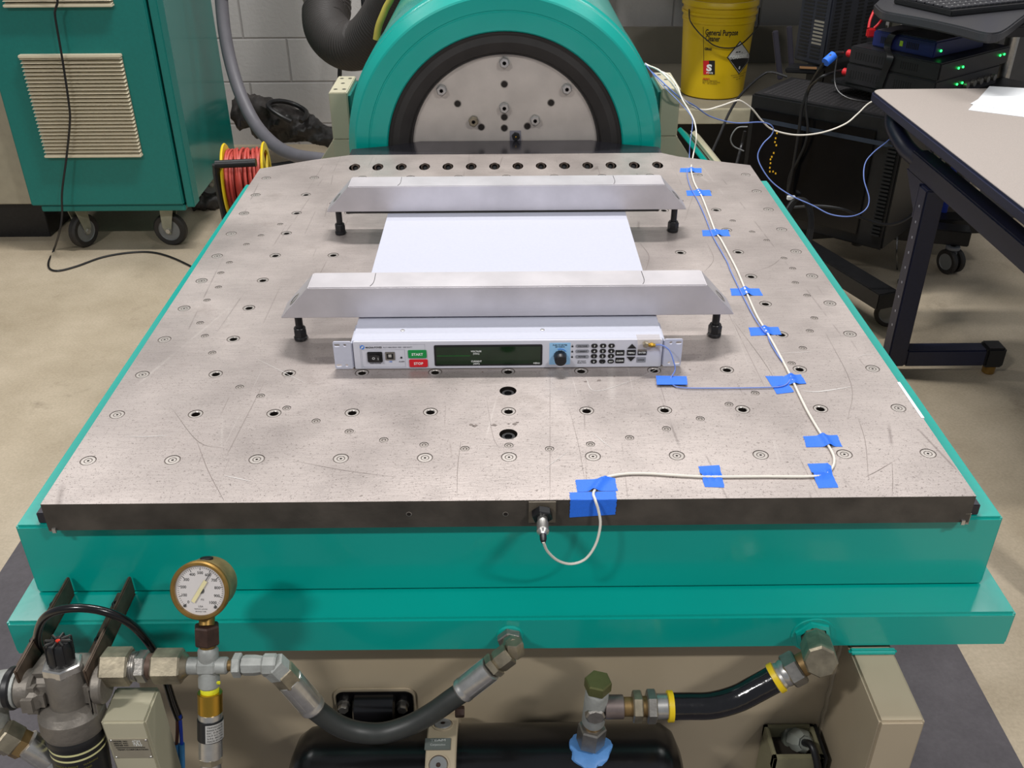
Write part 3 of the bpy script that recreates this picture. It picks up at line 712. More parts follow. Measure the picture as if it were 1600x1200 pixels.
# cable paths for tape bumps
wp3 = catmull([on_z(x, y, 0) for x, y in wp_plate], 6)
def tape(corners, label, z0=.0004, bump=True, edge=None):
    P = [on_z(x, y, 0) for x, y in corners]   # back-left, back-right, front-right, front-left
    nu, nv = 26, (8 if edge is None else 40); m = MB(); V = []; F = []
    rnd = random.Random(int(corners[0][0]))
    jag = [[rnd.uniform(-.0005, .0005) for _ in range(nv+1)] for _ in range(2)]
    for lay in (0, 1):
        for j in range(nv+1):
            for i in range(nu+1):
                u, v = i/nu, j/nv
                q = (P[0]*(1-u)+P[1]*u)*(1-v)+(P[3]*(1-u)+P[2]*u)*v
                if i == 0: q = q+Vector((jag[0][j], 0, 0))
                if i == nu: q = q+Vector((jag[1][j], 0, 0))
                h = 0
                if bump:
                    d = min((q-w_).length for w_ in wp3)
                    h = .0048*math.exp(-(d/.0046)**2)
                z = z0+h
                if edge is not None and q.y < edge:
                    z = z0-(edge-q.y); q = Vector((q.x, -.0850, 0))
                V.append((q.x, q.y, z-(.00025 if lay else 0)) if edge is None or z >= z0 else (q.x, q.y+(.0003 if lay else 0), z))
    n1 = nu+1; off = (nu+1)*(nv+1)
    for j in range(nv):
        for i in range(nu):
            a = j*n1+i; F.append((a, a+1, a+n1+1, a+n1)); F.append((off+a, off+a+n1, off+a+n1+1, off+a+1))
    for i in range(nu): F.append((i, off+i, off+i+1, i+1)); a = nv*n1+i; F.append((a, a+1, off+a+1, off+a))
    for j in range(nv): a = j*n1; F.append((a, a+n1, off+a+n1, off+a)); a += nu; F.append((a, off+a, off+a+n1, a+n1))
    m.raw(V, F, TAPE); o = m.build('painter_tape'); tag(o, label, 'tape', 'blue tape pieces on the plate'); return o
tape([(1063, 263), (1096, 263), (1096, 270), (1062, 269)], 'blue tape piece farthest back, at the rear edge of the plate')
tape([(1072, 298), (1109, 297), (1112, 306), (1074, 306)], 'second blue tape piece from the shaker, beside the rear clamp bar')
tape([(1097, 360), (1138, 359), (1141, 369), (1098, 369)], 'third blue tape piece from the shaker, beside the rear clamp bar bolt')
tape([(1141, 451), (1186, 451), (1192, 462), (1143, 462)], 'blue tape piece level with the front clamp bar, over both cables')
tape([(1170, 512), (1216, 511), (1221, 523), (1173, 525)], 'blue tape piece level with the front clamp bar bolt, over both cables')
tape([(1025, 590), (1073, 591), (1074, 604), (1026, 604)], 'blue tape piece beside the right rack ear of the power supply', bump=False, z0=.0032)
tape([(1196, 588), (1224, 588), (1240, 613), (1214, 616)], 'slanted blue tape piece under the crossing where the blue cable turns', z0=.0005)
tape([(1226, 588), (1251, 586), (1260, 600), (1215, 603)], 'blue tape piece on top at the crossing where the blue cable turns', z0=.0010)
tape([(1255, 682), (1308, 680), (1316, 698), (1260, 699)], 'blue tape piece across the white cable just before its front right corner')
tape([(1262, 725), (1293, 724), (1310, 762), (1279, 763)], 'blue tape piece at the front right corner of the white cable')
tape([(1091, 729), (1124, 727), (1132, 762), (1101, 761)], 'blue tape piece midway along the front run of the white cable')
tape([(899, 750), (961, 748), (965, 767), (902, 769)], 'blue tape piece holding the white cable near the front edge')
tape([(890, 770), (962, 768), (966, 800), (893, 804)], 'blue tape piece folded over the front edge of the plate', edge=-.0848, bump=False, z0=.0006)

# front connector (cable end sensor)
t = thing('cable_connector', (.035, -.084, -.02), 'round steel connector with black nut plugged into the plate front edge', 'connector')
a = on_y(826, 784.5, -.0845); b = on_y(868, 815, -.0845)
m = MB(); m.box((a.x, -.0866, b.z), (b.x, -.0842, -.0012), mat('olive_pad', (104, 96, 84), .5, metal=.3), .0003); o = m.build('mounting_pad', t)
c0 = on_y(847, 799, -.0866); c0 = Vector((c0.x, -.0867, c0.z)); e = on_y(849, 847, -.135); d = (e-c0).normalized()
dn = Vector((0, -1, -.25)).normalized()
m = MB(); m.hex(c0, c0+dn*.010, .0105, BLACKM); m.build('lock_nut', t)
m = MB(); q = c0+dn*.010; L = (e-q).length; dd = (e-q).normalized()
m.lathe([(.0058, 0), (.0058, L*.18), (.0066, L*.20), (.0066, L*.50), (.0070, L*.52), (.0070, L*.58), (.0040, L*.66), (.0036, L*.75)], q, dd, STEEL, 24); m.build('plug_shell', t)
m = MB(); m.lathe([(.0038, L*.72), (.0038, L*.88), (.0026, L*1.0)], q, dd, BLACKP, 16); m.build('strain_relief', t)

# ================================================================== SHAKER
CZ = -.022
sh = thing('vibration_shaker', (0, 1.7, FLOOR), 'big round teal shaker body with black rubber ring behind the plate', 'vibration shaker')
Yv = (0, 1, 0); o0 = (-.002, 0, CZ)
m = MB()
m.lathe([(.272, 1.262), (.272, 1.240), (.275, 1.2365), (.312, 1.2365), (.3135, 1.238), (.3155, 1.238), (.317, 1.2365), (.345, 1.2365), (.349, 1.239), (.365, 1.262), (.3665, 1.268), (.3665, 1.31), (.3705, 1.315), (.3705, 1.42), (.367, 1.425), (.367, 2.05), (.362, 2.06), (.0, 2.06)],
        o0, Yv, TEAL, 128, False); m.build('housing_shell', sh, ang=13)
m = MB(); m.lathe([(.2725, 1.262), (.2725, 1.2445), (.268, 1.2435), (.262, 1.247), (.248, 1.244), (.236, 1.249), (.226, 1.254), (.2215, 1.262), (.2185, 1.262), (.2180, 1.2755), (.2180, 1.28)], o0, Yv, RUBBER, 128, False); m.build('rubber_surround', sh)
HEADM = mat('scuffed_head_plate', (192, 184, 176), .48, metal=.35, var=.10, vs=16, bump=.05, bs=200)
m = MB(); m.lathe([(0, 1.270), (.2165, 1.270), (.2177, 1.2712), (.2177, 1.285), (0, 1.285)], o0, Yv, HEADM, 128, False); hd = m.build('head_plate', sh)
def head_pt(px, py): return on_y(px, py, 1.2695)
for px, py in ((788, 97), (690, 140), (885.5, 138), (788, 167.5), (740, 188.5), (836, 187)):
    p = head_pt(px, py); m = MB(); m.lathe([(.0125, 0), (.0125, .001), (0, .001)], (p.x, 1.2699, p.z), (0, -1, 0), STEEL, 20, False)
    m.lathe([(.0110, 0), (.0120, .001), (.0120, .0105), (.0102, .012), (.0048, .012), (.0044, .003), (0, .003)], (p.x, 1.2689, p.z), (0, -1, 0), STEEL if px != 740 else OLDST, 6, False, [None, None, None, None, DARKH, DARKH]); m.build('nut', hd)
for px, py in ((788, 131.5), (715, 162), (861, 160.5), (788, 183), (752, 198.5), (788, 200), (824, 197)):
    p = head_pt(px, py); m = MB(); m.lathe([(.0088, -.0002), (.0083, .0012), (.0070, .0012), (.0066, .0004), (0, .0004)], (p.x, 1.2699, p.z), (0, -1, 0), DSTEEL, 18, False, [None, None, DARKH, DARKH]); m.build('threaded_hole', hd)
p = head_pt(806, 212); m = MB(); m.box((p.x-.014, 1.2680, p.z-.015), (p.x+.012, 1.2699, p.z+.012), mat('grey_pad', (128, 126, 134), .5), .0005); pd = m.build('mounting_pad', sh)
m = MB(); m.hex((p.x, 1.268, p.z), (p.x, 1.258, p.z), .0085, BLACKP); m.lathe([(.002, 0), (0, .0012)], (p.x, 1.258, p.z), (0, -1, 0), BRASSB, 10); m.build('nut', pd)
# cradle blocks + pedestal
for s_, pts in ((-1, (512, 542, 527, 556)), (1, (1034, 1064, 1021, 1049))):
    cxm = -.002
    TY = 1.43; a = on_y(513 if s_ < 0 else 1034, 145 if s_ < 0 else 139, TY); b = on_y(542 if s_ < 0 else 1064, 145 if s_ < 0 else 139, TY); zj = on_y(545 if s_ < 0 else 1032, 218 if s_ < 0 else 213, TY).z; dep = on_z(527 if s_ < 0 else 1050, 119 if s_ < 0 else 113, a.z).y-TY
    t = thing('trunnion_block', ((a.x+b.x)/2, TY+.06, FLOOR), 'pale putty upright block bolted on the %s side of the round shaker' % ('left' if s_ < 0 else 'right'), 'support block', 'shaker side supports')
    m = MB(); m.box((a.x, TY, zj+.0005), (b.x, TY+dep, a.z), PUTTY, .002); u = m.build('upright', t)
    for fx_, fy_ in ((.28, .2), (.75, .2), (.5, .55), (.28, .85), (.75, .85)):
        X = a.x+(b.x-a.x)*fx_; Y = TY+dep*fy_
        m = MB(); m.lathe([(.0056, 0), (.0056, .0004), (.0042, .0005), (.004, .0001), (0, .0001)], (X, Y, a.z), (0, 0, 1), mat('hole_rim', (120, 116, 98), .5), 14, False, [None, None, INK, INK]); m.build('bolt_hole', u)
    i0 = b.x if s_ < 0 else a.x
    m = MB(); m.box((min(i0, i0-s_*.006), TY+.01, zj), (max(i0, i0-s_*.006), TY+dep-.01, a.z-.01), TEALD, .001); m.build('side_pad', t)
    m = MB()
    m.prism([(a.x-.002, TY-.004), (b.x+.002, TY-.004), (b.x+.002, TY+dep+.02), (a.x-.002, TY+dep+.02)], FLOOR+.004, zj, PUTTY, bev=.002); f_ = m.build('foot_block', t)
    # ribbed side skirt sloping outwards
    o_ = a.x-.002 if s_ < 0 else b.x+.002
    for k in range(3):
        x0 = o_+s_*(.006+k*.018); m = MB()
        y_a = TY+.005+.022*k; y_b = y_a+.010; zk = zj-.006; m.raw([(o_, y_a, zk), (o_, y_b, zk), (o_+s_*.16, y_b, zk-.22), (o_+s_*.16, y_a, zk-.22), (o_, y_a, -.30), (o_, y_b, -.30)],
              [(0, 1, 2, 3), (0, 3, 4), (1, 5, 2), (3, 2, 5, 4), (0, 4, 5, 1)], PUTTY); m.build('gusset_rib', t)
m = MB(); m.box((-.36, 1.25, FLOOR+.004), (.36, 2.05, CZ-.376), BEIGE, .004)
tag(m.build('shaker_pedestal'), 'beige block pedestal below the round shaker behind the plate', 'pedestal')
# small things right of cradle
t = thing('tilted_panel', (.44, 1.6, FLOOR), 'narrow teal and cream panel leaning beside the right shaker support', 'panel')
P0 = on_y(1066, 208, 1.5); P1 = on_y(1098, 248, 1.42)
d = (P1-P0).normalized()
T = frame(P0, d, (0, 1, 0)); L = (P1-P0).length+.12
m = MB(); m.box((-.02, 0, -.006), (L, .05, .006), TEAL, .002, T); m.build('teal_strip', t)
m = MB(); m.box((.0, .012, .010), (L, .060, .026), PUTTY, .007, T); m.build('cream_strip', t)
m = MB(); m.tube([P0+d*(L*.6)+Vector((0, .03, 0)), Vector((.52, 1.5, -.4)), Vector((.55, 1.5, FLOOR+.02))], .012, PUTTY, 10); m.build('stand', t)

# ribbed air duct behind the shaker
du = thing('air_duct', (-.5, 2.6, .0), 'fat black ribbed air hose bending behind the left of the round shaker', 'air duct')
dp = [Vector((-.78, 3.5, 1.5)), Vector((-.78, 3.4, .9)), Vector((-.76, 3.25, .45)), on_y(512, -5, 3.10), on_y(508, 20, 3.04), on_y(511, 44, 2.96), on_y(524, 62, 2.88), on_y(545, 72, 2.80), on_y(570, 66, 2.74), on_y(592, 44, 2.68), on_y(612, 12, 2.62), on_y(632, -24, 2.52), Vector((-.30, 2.36, .34)), Vector((-.20, 2.2, .30)), Vector((-.15, 2.05, .22))]
m = MB(); m.tube(dp, .0900, DUCT, 40, 24, ribs=.013); m.build('ribbed_hose', du, ang=60)
m = MB()
a = on_y(509, 14, 2.96); 
m.lathe([(.091, -.010), (.0955, -.010), (.0955, .010), (.091, .010)], on_y(511, 0, 3.10), (dp[3]-dp[4]), GALV, 40, True); m.build('clamp_ring', du)
YG = mat('dull_yellow_hose', (170, 160, 70), .5, var=.1)
m = MB(); m.tube([on_y(588, 62, 2.05), on_y(592, 40, 2.05), on_y(602, 15, 2.05), on_y(618, -25, 2.05), Vector((-.28, 2.07, .42)), Vector((-.22, 2.0, .40)), Vector((-.20, 1.9, .30))], .0105, YG, 12); tag(m.build('yellow_hose'), 'thin dull yellow hose between the black air duct and teal shaker', 'hose')
m = MB(); m.tube([Vector((-.745, 3.7, 2.2)), Vector((-.745, 3.6, .8)), on_y(540, -20, 3.5), on_y(538, 20, 3.5), on_y(536, 60, 3.5), on_y(531, 110, 3.5), on_y(531, 150, 3.5)], .010, BLACKP, 10); tag(m.build('black_wall_cable'), 'black cable hanging down the wall behind the bend of the air duct', 'cable')
m = MB(); m.tube([Vector((-.60, 3.7, 2.0)), Vector((-.60, 3.5, .7)), on_y(566, -20, 3.3), on_y(568, 10, 3.3), on_y(571, 40, 3.3), on_y(575, 70, 3.2)], .009, BLACKP, 10); tag(m.build('black_wall_cable'), 'short black cable hanging between the air duct and the teal shaker top', 'cable')
m = MB(); m.cyl(on_y(652, -42, 1.9), on_y(700, -62, 1.9), .06, TEAL, 24, bev=.01); tag(m.build('round_teal_canister'), 'teal cap on the top left of the shaker beside the yellow hose', 'cap')

# ================================================================== TEAL CABINET
cab = thing('teal_cabinet', (-1.45, 2.8, FLOOR), 'tall teal electronics cabinet on casters with a cream vent at the back left', 'cabinet')
cx0, cx1, cy0, cy1, cb, ct = -1.752, -1.165, 2.425, 3.10, -.612, .95
m = MB(); m.box((cx0+.01, cy0+.035, cb+.012), (cx1, cy1, ct), mat('teal_gloss_side', (4, 112, 105), .2, var=.04, vs=30, coat=.3), .004); m.build('cabinet_body', cab)
m = MB(); m.box((cx0, cy0, cb+.026), (cx1-.026, cy0+.034, ct), TEALD, .004); m.build('front_door', cab)
m = MB(); m.box((cx0+.03, cy0+.008, cb), (cx1-.024, cy0+.05, cb+.022), TEALD, .003); m.build('bottom_rail', cab)
m = MB(); m.box((cx1-.018, cy0+.006, cb+.014), (cx1+.012, cy0+.07, ct), TEALD, .003); m.build('corner_trim', cab)
CREAM = mat('cream_vent', (206, 196, 172), .5, var=.03)
def vent(a, b, name):
    x0, x1, z1, z0 = a.x, b.x, a.z, b.z
    m = MB(); m.box((x0, cy0-.004, z0), (x1, cy0+.002, z1), mat('vent_shadow_gap', (126, 116, 96), .6), .001)
    n = max(3, int((z1-z0)/.0128)); st = (z1-z0)/n
    for i in range(n):
        z = z0+st*i; hgt = st*(.62 if i < n-1 else .9)
        m.raw([(x0, cy0-.004, z+hgt), (x1, cy0-.004, z+hgt), (x1, cy0-.022, z+st*.12), (x0, cy0-.022, z+st*.12), (x1, cy0-.004, z), (x0, cy0-.004, z)],
              [(0, 1, 2, 3), (3, 2, 4, 5), (0, 3, 5), (1, 4, 2)], CREAM)
    m.box((x0-.002, cy0-.024, z1-st*.5), (x1+.002, cy0, z1+.004), CREAM, .002); m.box((x0-.002, cy0-.024, z0-.004), (x1+.002, cy0, z0+.005), CREAM, .002)
    o = m.build(name, cab); o['label'] = 'cream louvred vent'
vent(on_y(33, 86, cy0), on_y(223, 241, cy0), 'louvre_vent')
q = on_y(10, 8, cy0); vent(Vector((q.x, 0, q.z+.42)), on_y(178, 7, cy0), 'louvre_vent')
CAST = mat('zinc_caster', (148, 148, 132), .45, metal=.4, var=.12)
def caster(par, x, y, ztop, R, yaw, wd=.032, twin=False, mt=CAST):
    T = Matrix.Translation((x, y, 0)) @ Matrix.Rotation(yaw, 4, 'Z'); zc = FLOOR+R
    m = MB(); m.cyl(T@Vector((0, 0, ztop-.012)), T@Vector((0, 0, ztop)), R*.55, mt, 24, bev=.002)
    for s_ in ((-1, 1) if not twin else ()):
        yy = s_*(wd/2+.004)
        pl = [(-R*.42, ztop-.010), (R*.42, ztop-.010), (R*.30+.010, zc+R*.2), (R*.25, zc-R*.22), (R*.02, zc-R*.22), (-R*.1, zc+R*.2)]
        m.raw([(px+0.0, yy-.0015, pz) for px, pz in pl]+[(px, yy+.0015, pz) for px, pz in pl], [tuple(range(6)), tuple(range(11, 5, -1))]+[(i, (i+1) % 6, (i+1) % 6+6, i+6) for i in range(6)], mt, T)
    if twin: m.cyl(T@Vector((0, 0, zc)), T@Vector((0, 0, ztop)), .009, mt, 16); m.box((-R*.7, -wd*.12, zc-R*.1), (R*.5, wd*.12, zc+R*.95), mt, .004, T)
    cs = m.build('caster', par)
    for s_ in ((0,) if not twin else (-1, 1)):
        yy = s_*wd*.34; ww = wd/2 if not twin else wd*.2
        m = MB(); prof = [(0, -ww*.7), (R*.62, -ww*.7), (R*.66, -ww*.9), (R*.9, -ww), (R, -ww*.6), (R, ww*.6), (R*.9, ww), (R*.66, ww*.9), (R*.62, ww*.7), (0, ww*.7)]
        m.lathe(prof, T@Vector((.12*R, yy, zc)), T.to_3x3()@Vector((0, 1, 0)), RUBBER, 32, False, [GREYM, GREYM, None, None, None, None, None, GREYM, GREYM]); m.build('wheel', cs)
    if not twin:
        m = MB(); m.hex(T@Vector((.12*R, -wd/2-.012, zc)), T@Vector((.12*R, wd/2+.012, zc)), .009, STEEL); m.build('axle_bolt', cs)
cz_ = cb+.0
caster(cab, -1.625, 2.50, cz_, .064, 1.15); caster(cab, -1.283, 2.515, cz_, .064, PI-.12)
caster(cab, -1.625, 3.03, cz_, .064, 1.3); caster(cab, -1.283, 3.03, cz_, .064, .5)
# black power cable hanging down the cabinet front and across the floor
def hang(l, r, mt, label, name='black_cable', n=8, origin=None, cat='cable'):
    m = MB(); m.tube(l, r, mt, n, 8); return tag(m.build(name, origin=origin), label, cat)
hang([Vector((-1.60, 2.6, .957)), Vector((-1.60, 2.44, .962)), Vector((-1.60, 2.395, .93)), Vector((-1.60, 2.39, .6)), on_y(80, -30, 2.38), on_y(86, 25, 2.38), on_y(97, 90, 2.38), on_y(108, 165, 2.38), on_y(109, 195, 2.38), on_y(104, 245, 2.38), on_y(97, 300, 2.37), on_y(97, 335, 2.375), on_y(93, 362, 2.37)] +
     [on_z(x, y, FLOOR+.004) for x, y in ((84, 391), (76, 409), (78, 420), (92, 423), (120, 416), (160, 402), (200, 395), (235, 394), (265, 401), (300, 417), (340, 440))], .0038, BLACKP,
     'thin black cable hanging down the teal cabinet front and curling on the floor')
# neighbour cabinet at far left
t = thing('cream_cabinet', (-2.2, 3.0, FLOOR), 'cream cabinet on a dark plinth at the far left, behind the teal cabinet', 'cabinet')
m = MB(); m.box((-2.6, 2.56, -.63), (-1.775, 3.2, .9), mat('cream_paint', (168, 160, 140), .45), .004); m.build('body', t)
m = MB(); m.box((-2.58, 2.60, FLOOR), (-1.80, 3.18, -.631), BLACKM, .002); m.build('plinth', t)

# grey conduit sweeping down beside the cabinet
hang([Vector((-1.08, 2.9, 2.7)), Vector((-1.06, 2.8, 1.3)), Vector((-1.055, 2.77, .7)), on_y(344, -40, 2.75), on_y(346, 0, 2.75), on_y(351, 50, 2.72), on_y(361, 100, 2.68), on_y(377, 150, 2.62), on_y(400, 195, 2.55), on_y(430, 227, 2.45), on_y(462, 243, 2.35), on_y(505, 250, 2.25), on_y(560, 262, 2.1)], .0235, mat('grey_conduit', (98, 96, 102), .5), 'thick smooth grey hose curving down from the ceiling beside the teal cabinet', 'grey_hose', 16, cat='hose')
# black tarp bundle against the wall
def blob_tube(l, rf, mt, seed, label, name, n=20, k=10):
    rnd = random.Random(seed); P = catmull(l, k); m = MB(); kk = m.mi(mt); rings = []; u = None
    ph = [rnd.uniform(0, 6) for _ in range(6)]
    for i, p in enumerate(P):
        d = (P[min(i+1, len(P)-1)]-P[max(i-1, 0)]).normalized()
        u = d.orthogonal().normalized() if u is None else (u-d*u.dot(d)).normalized(); v = d.cross(u); t = i/(len(P)-1)
        rings.append([m.bm.verts.new(p+(u*cos(2*PI*q/n)+v*sin(2*PI*q/n))*rf(t)*(1+.22*sin(3*2*PI*q/n+ph[0]+t*9)*sin(t*17+ph[1])+.13*sin(5*2*PI*q/n+ph[2]+t*31)+.07*rnd.uniform(-1, 1))) for q in range(n)])
    for A, B in zip(rings, rings[1:]):
        for q in range(n): m.bm.faces.new((A[q], A[(q+1) % n], B[(q+1) % n], B[q])).material_index = kk
    m.bm.faces.new(rings[0]); m.bm.faces.new(rings[-1]); return tag(m.build(name, ang=50), label, 'sheet')
TARP = mat('black_tarp', (48, 44, 42), .45, var=.5, vs=30, bump=.5, bs=50)
blob_tube([on_y(372, 176, 3.55), on_y(400, 178, 3.52), on_y(440, 190, 3.48), on_y(475, 200, 3.45), on_y(505, 212, 3.42), on_y(540, 225, 3.38)], lambda t: .062+.022*sin(t*5), TARP, 3, 'crumpled black plastic sheet bundled on the floor against the back wall', 'plastic_sheet')
hang([on_y(455, 190, 3.36), on_y(436, 180, 3.36), on_y(420, 168, 3.38), on_y(422, 160, 3.42), on_y(440, 158, 3.46), on_y(460, 163, 3.48), on_y(477, 173, 3.45), on_y(478, 182, 3.40), on_y(470, 190, 3.36)], .011, BLACKP, 'loop of thick black cable sticking up from the plastic sheet', 'cable_loop', 10)
hang([on_z(x, y, FLOOR+.02) for x, y in ((360, 208), (400, 208), (440, 207), (480, 208), (530, 215))], .02, RED, 'red hose lying along the wall under the black plastic sheet', 'red_hose', 12, cat='hose')
hang([on_z(x, y, FLOOR+.03) for x, y in ((355, 203), (400, 203), (440, 203), (480, 203))], .028, GREYM, 'grey pipe lying along the wall beside the red hose', 'grey_pipe', 12, cat='pipe')
hang([on_z(x, y, FLOOR+.012) for x, y in ((395, 262), (430, 258), (470, 252), (540, 246))], .010, BLACKP, 'black cable on the floor behind the cord reel', 'black_cable', 8)
# black drive box shadowed behind cabinet
blob_tube([on_z(300, 318, FLOOR+.03), on_z(330, 316, FLOOR+.03), on_z(352, 310, FLOOR+.03)], lambda t: .028, TARP, 9, 'small black bundle on the floor between the teal cabinet and the cord reel', 'black_bundle', 14)

# extension cord reel
RY = 1.66
cr = thing('cord_reel', (-.86, RY, FLOOR), 'yellow reel of red extension cord on a black stand beside the plate', 'cord reel')
pl = on_y(364, 283, RY+.04); pr = on_y(413, 267, RY+.04)
ax = Vector((1, .12, 0)).normalized(); c_l = on_y(357, 284, RY); c_r = c_l+ax*.108; Rr = .104
for c_, nm in ((c_l, 'flange'), (c_r, 'flange')):
    m = MB(); m.lathe([(Rr*.80, -.003), (Rr, -.003), (Rr*1.02, 0), (Rr, .003), (Rr*.80, .003), (Rr*.80, -.003)], c_, ax, YEL, 48, False)
    m.lathe([(.0, -.002), (.030, -.002), (.030, .002), (0, .002)], c_, ax, YEL, 24, False)
    u = Vector((0, 0, 1)); v = ax.cross(u)
    for i in range(5):
        a_ = 2*PI*i/5+.3; d_ = u*cos(a_)+v*sin(a_); m.box((0, -.012, -.002), (Rr*.86, .012, .002), YEL, 0, frame(c_, d_, ax.cross(d_)))
    m.build(nm, cr)
m = MB(); m.lathe([(.045, .004), (.045, .104)], c_l, ax, BLACKP, 24); m.build('drum', cr)
m = MB(); rnd = random.Random(5)
for lay, rr in enumerate((.060, .070, .080, .088)):
    for i in range(10):
        h0 = .009+.0100*i+rnd.uniform(-.003, .003); tl = rnd.uniform(-.010, .010); r0 = rr+rnd.uniform(-.003, .003); u = Vector((0, 0, 1)); v = ax.cross(u)
        m.tube([c_l+ax*(min(.100, max(.008, h0+tl*sin(2*PI*j/20))))+(u*cos(2*PI*j/20)+v*sin(2*PI*j/20))*(r0) for j in range(21)], .0045, REDC, 6, 2)
m.build('red_cord', cr)
m = MB(); y_ = c_l.y-.09
h0 = on_y(337, 257, y_); h1 = on_y(400, 254, y_)
m.tube([h0, h1], .011, BLACKP, 12, smooth=False)
m.tube([h0, Vector((h0.x-.004, y_+.01, h0.z-.1)), Vector((h0.x+.02, y_, FLOOR+.02))], .010, BLACKP, 10)
m.tube([Vector((h0.x-.004, y_+.01, h0.z-.08)), Vector((h0.x, c_l.y, c_l.z)), Vector((h0.x, y_+.18, FLOOR+.02))], .009, BLACKP, 10)
m.tube([Vector((h0.x, c_l.y, c_l.z)), c_r+ax*.02], .010, BLACKP, 10, smooth=False)
m.tube([c_r+ax*.02, Vector((c_r.x+.03, y_+.0, FLOOR+.02))], .009, BLACKP, 10, smooth=False); m.tube([c_r+ax*.02, Vector((c_r.x+.03, y_+.18, FLOOR+.02))], .009, BLACKP, 10, smooth=False)
m.tube([Vector((h0.x+.02, y_, FLOOR+.0105)), Vector((c_r.x+.03, y_, FLOOR+.0105))], .010, BLACKP, 10, smooth=False)
m.tube([Vector((h0.x, y_+.18, FLOOR+.0105)), Vector((c_r.x+.03, y_+.18, FLOOR+.0105))], .010, BLACKP, 10, smooth=False)
m.build('stand', cr)

# ================================================================== SHELF WITH BUCKET
SHY = 2.83
GRB = mat('grey_board', (112, 108, 98), .55, var=.06, vs=8)
sf = thing('shelf_unit', (1.2, 3.3, FLOOR), 'low deep grey shelf with a pale front edge along the back wall under the bucket', 'shelf')
m = MB(); m.box((.45, SHY+.02, -.395), (1.75, 3.62, -.362), mat('shelf_deck', (132, 126, 112), .6, var=.08, vs=6), .002); m.build('deck', sf)
m = MB(); m.box((.45, SHY, -.418), (1.75, SHY+.02, -.360), mat('pale_shelf_edge', (176, 170, 148), .5), .003); m.build('front_edge', sf)
m = MB(); m.box((.45, 3.62, -.418), (1.75, 3.64, -.20), GRB, .002); m.build('back_board', sf)
m = MB(); m.box((.40, SHY-.05, .27), (1.78, 3.64, .31), GRB, .002); m.build('unseen_shade_deck', sf)  # unseen deck above the view, added to shade the wall around the bucket
for x_ in (.42, 1.772):
    for y_ in (SHY+.03, 3.60):
        if x_ < 1 and y_ < 3: continue
        m = MB(); m.box((x_-.02, y_-.02, FLOOR), (x_+.02, y_+.02, 1.2), GRB, .002); m.build('post', sf)
m = MB(); m.box((.45, 3.2, FLOOR), (1.70, 3.56, -.43), mat('black_crate', (40, 38, 38), .6), .01); tag(m.build('storage_box'), 'long dark box on the floor under the grey shelf', 'box')

bk = thing('bucket', (.868, 3.10, -.36), 'yellow plastic bucket of cleaner with a corrosive diamond label on the grey shelf', 'bucket')
bx, by, bz = .862, 3.10, -.3595
m = MB(); rb0, rb1, hb_ = .128, .1465, .372
prof = [(0, 0), (rb0-.004, 0), (rb0, .004), (rb0+(rb1-rb0)*.78, .29), (.1455, .2905), (.1455, .300), (.1435, .301), (.1435, .318), (.150, .319), (.150, .329), (.1445, .330), (.1445, .350), (.152, .351), (.152, .362), (.147, hb_), (.138, hb_), (.134, .28), (.1225, .012), (0, .012)]
m.lathe(prof, (bx, by, bz), (0, 0, 1), YELB, 64, False); body = m.build('pail', bk)
def bang(px, py): return on_cyl(px, py, bx, by, .140)
def bwrap(px, py, sc, off=.0012):
    a0, z0 = bang(px, py); 
    def fn(x, y, z):
        zz = z0+y; rr = rb0+(rb1-rb0)*.78*(zz-bz)/.29+off+z; a = a0+x/rr
        return Vector((bx+rr*cos(a), by+rr*sin(a), zz))
    return fn
m = MB()
def btext(st, px, py, size, mt, px2=None, bold=0.0, al='LEFT'):
    wdt = None
    if px2: wdt = (bang(px2, py)[0]-bang(px, py)[0])*.14
    m.text(st, bwrap(px, py, 1), size, mt, al, width=wdt, bold=bold)
btext('General Purpose', 1102, 54, .030, INK, 1153, .02); btext('Cleaner', 1102, 63.5, .030, INK, 1124.5, .02); btext('G8660', 1100.5, 78, .014, INK, 1112, .03)
for py in (122.5,): btext('SOLVENTS', 1097.5, py+2, .009, RED, 1108, .03)
for i, py in enumerate((126, 128.5, 131)): btext(('Cleaner degreaser', 'Use as directed  keep closed', 'No.   net contents')[i], 1096.5, py, .006, INK, (1120, 1124, 1119)[i])
for i, py in enumerate((119.5, 122.5, 125.5)): btext(('Causes burns to skin', 'Wear gloves', 'UN 1760')[i], (1143, 1147, 1152)[i], py, .006, INK, (1166, 1163, 1158)[i])
m.build('lettering', body)
def bpatch(pts, mt, off):
    fn0 = [bang(*p) for p in pts]
    m = MB(); V = []
    for lay in (0, 1):
        for a, z in fn0:
            rr = rb0+(rb1-rb0)*.78*(z-bz)/.29+off-(.001 if lay else 0); V.append((bx+rr*cos(a), by+rr*sin(a), z))
    n = len(pts); m.raw(V, [tuple(range(n)), tuple(range(2*n-1, n-1, -1))]+[(i, (i+1) % n, (i+1) % n+n, i+n) for i in range(n)], mt); return m
def bdense(p, n=5):
    out = []
    for i in range(len(p)):
        a, b = p[i], p[(i+1) % len(p)]
        for k in range(n): out.append((a[0]+(b[0]-a[0])*k/n, a[1]+(b[1]-a[1])*k/n))
    return out
def bquadstrip(x0, y0, x1, y1, mt, off, name):   # rectangular patch that follows the curve
    m = MB(); n = 6
    for i in range(n):
        q = [(x0+(x1-x0)*i/n, y0), (x0+(x1-x0)*(i+1)/n, y0), (x0+(x1-x0)*(i+1)/n, y1), (x0+(x1-x0)*i/n, y1)]
        V = []
        for p in q:
            a, z = bang(*p); rr = rb0+(rb1-rb0)*.78*(z-bz)/.29+off; V.append((bx+rr*cos(a), by+rr*sin(a), z))
        m.raw(V, [(0, 1, 2, 3)], mt)
    return m.build(name, body)
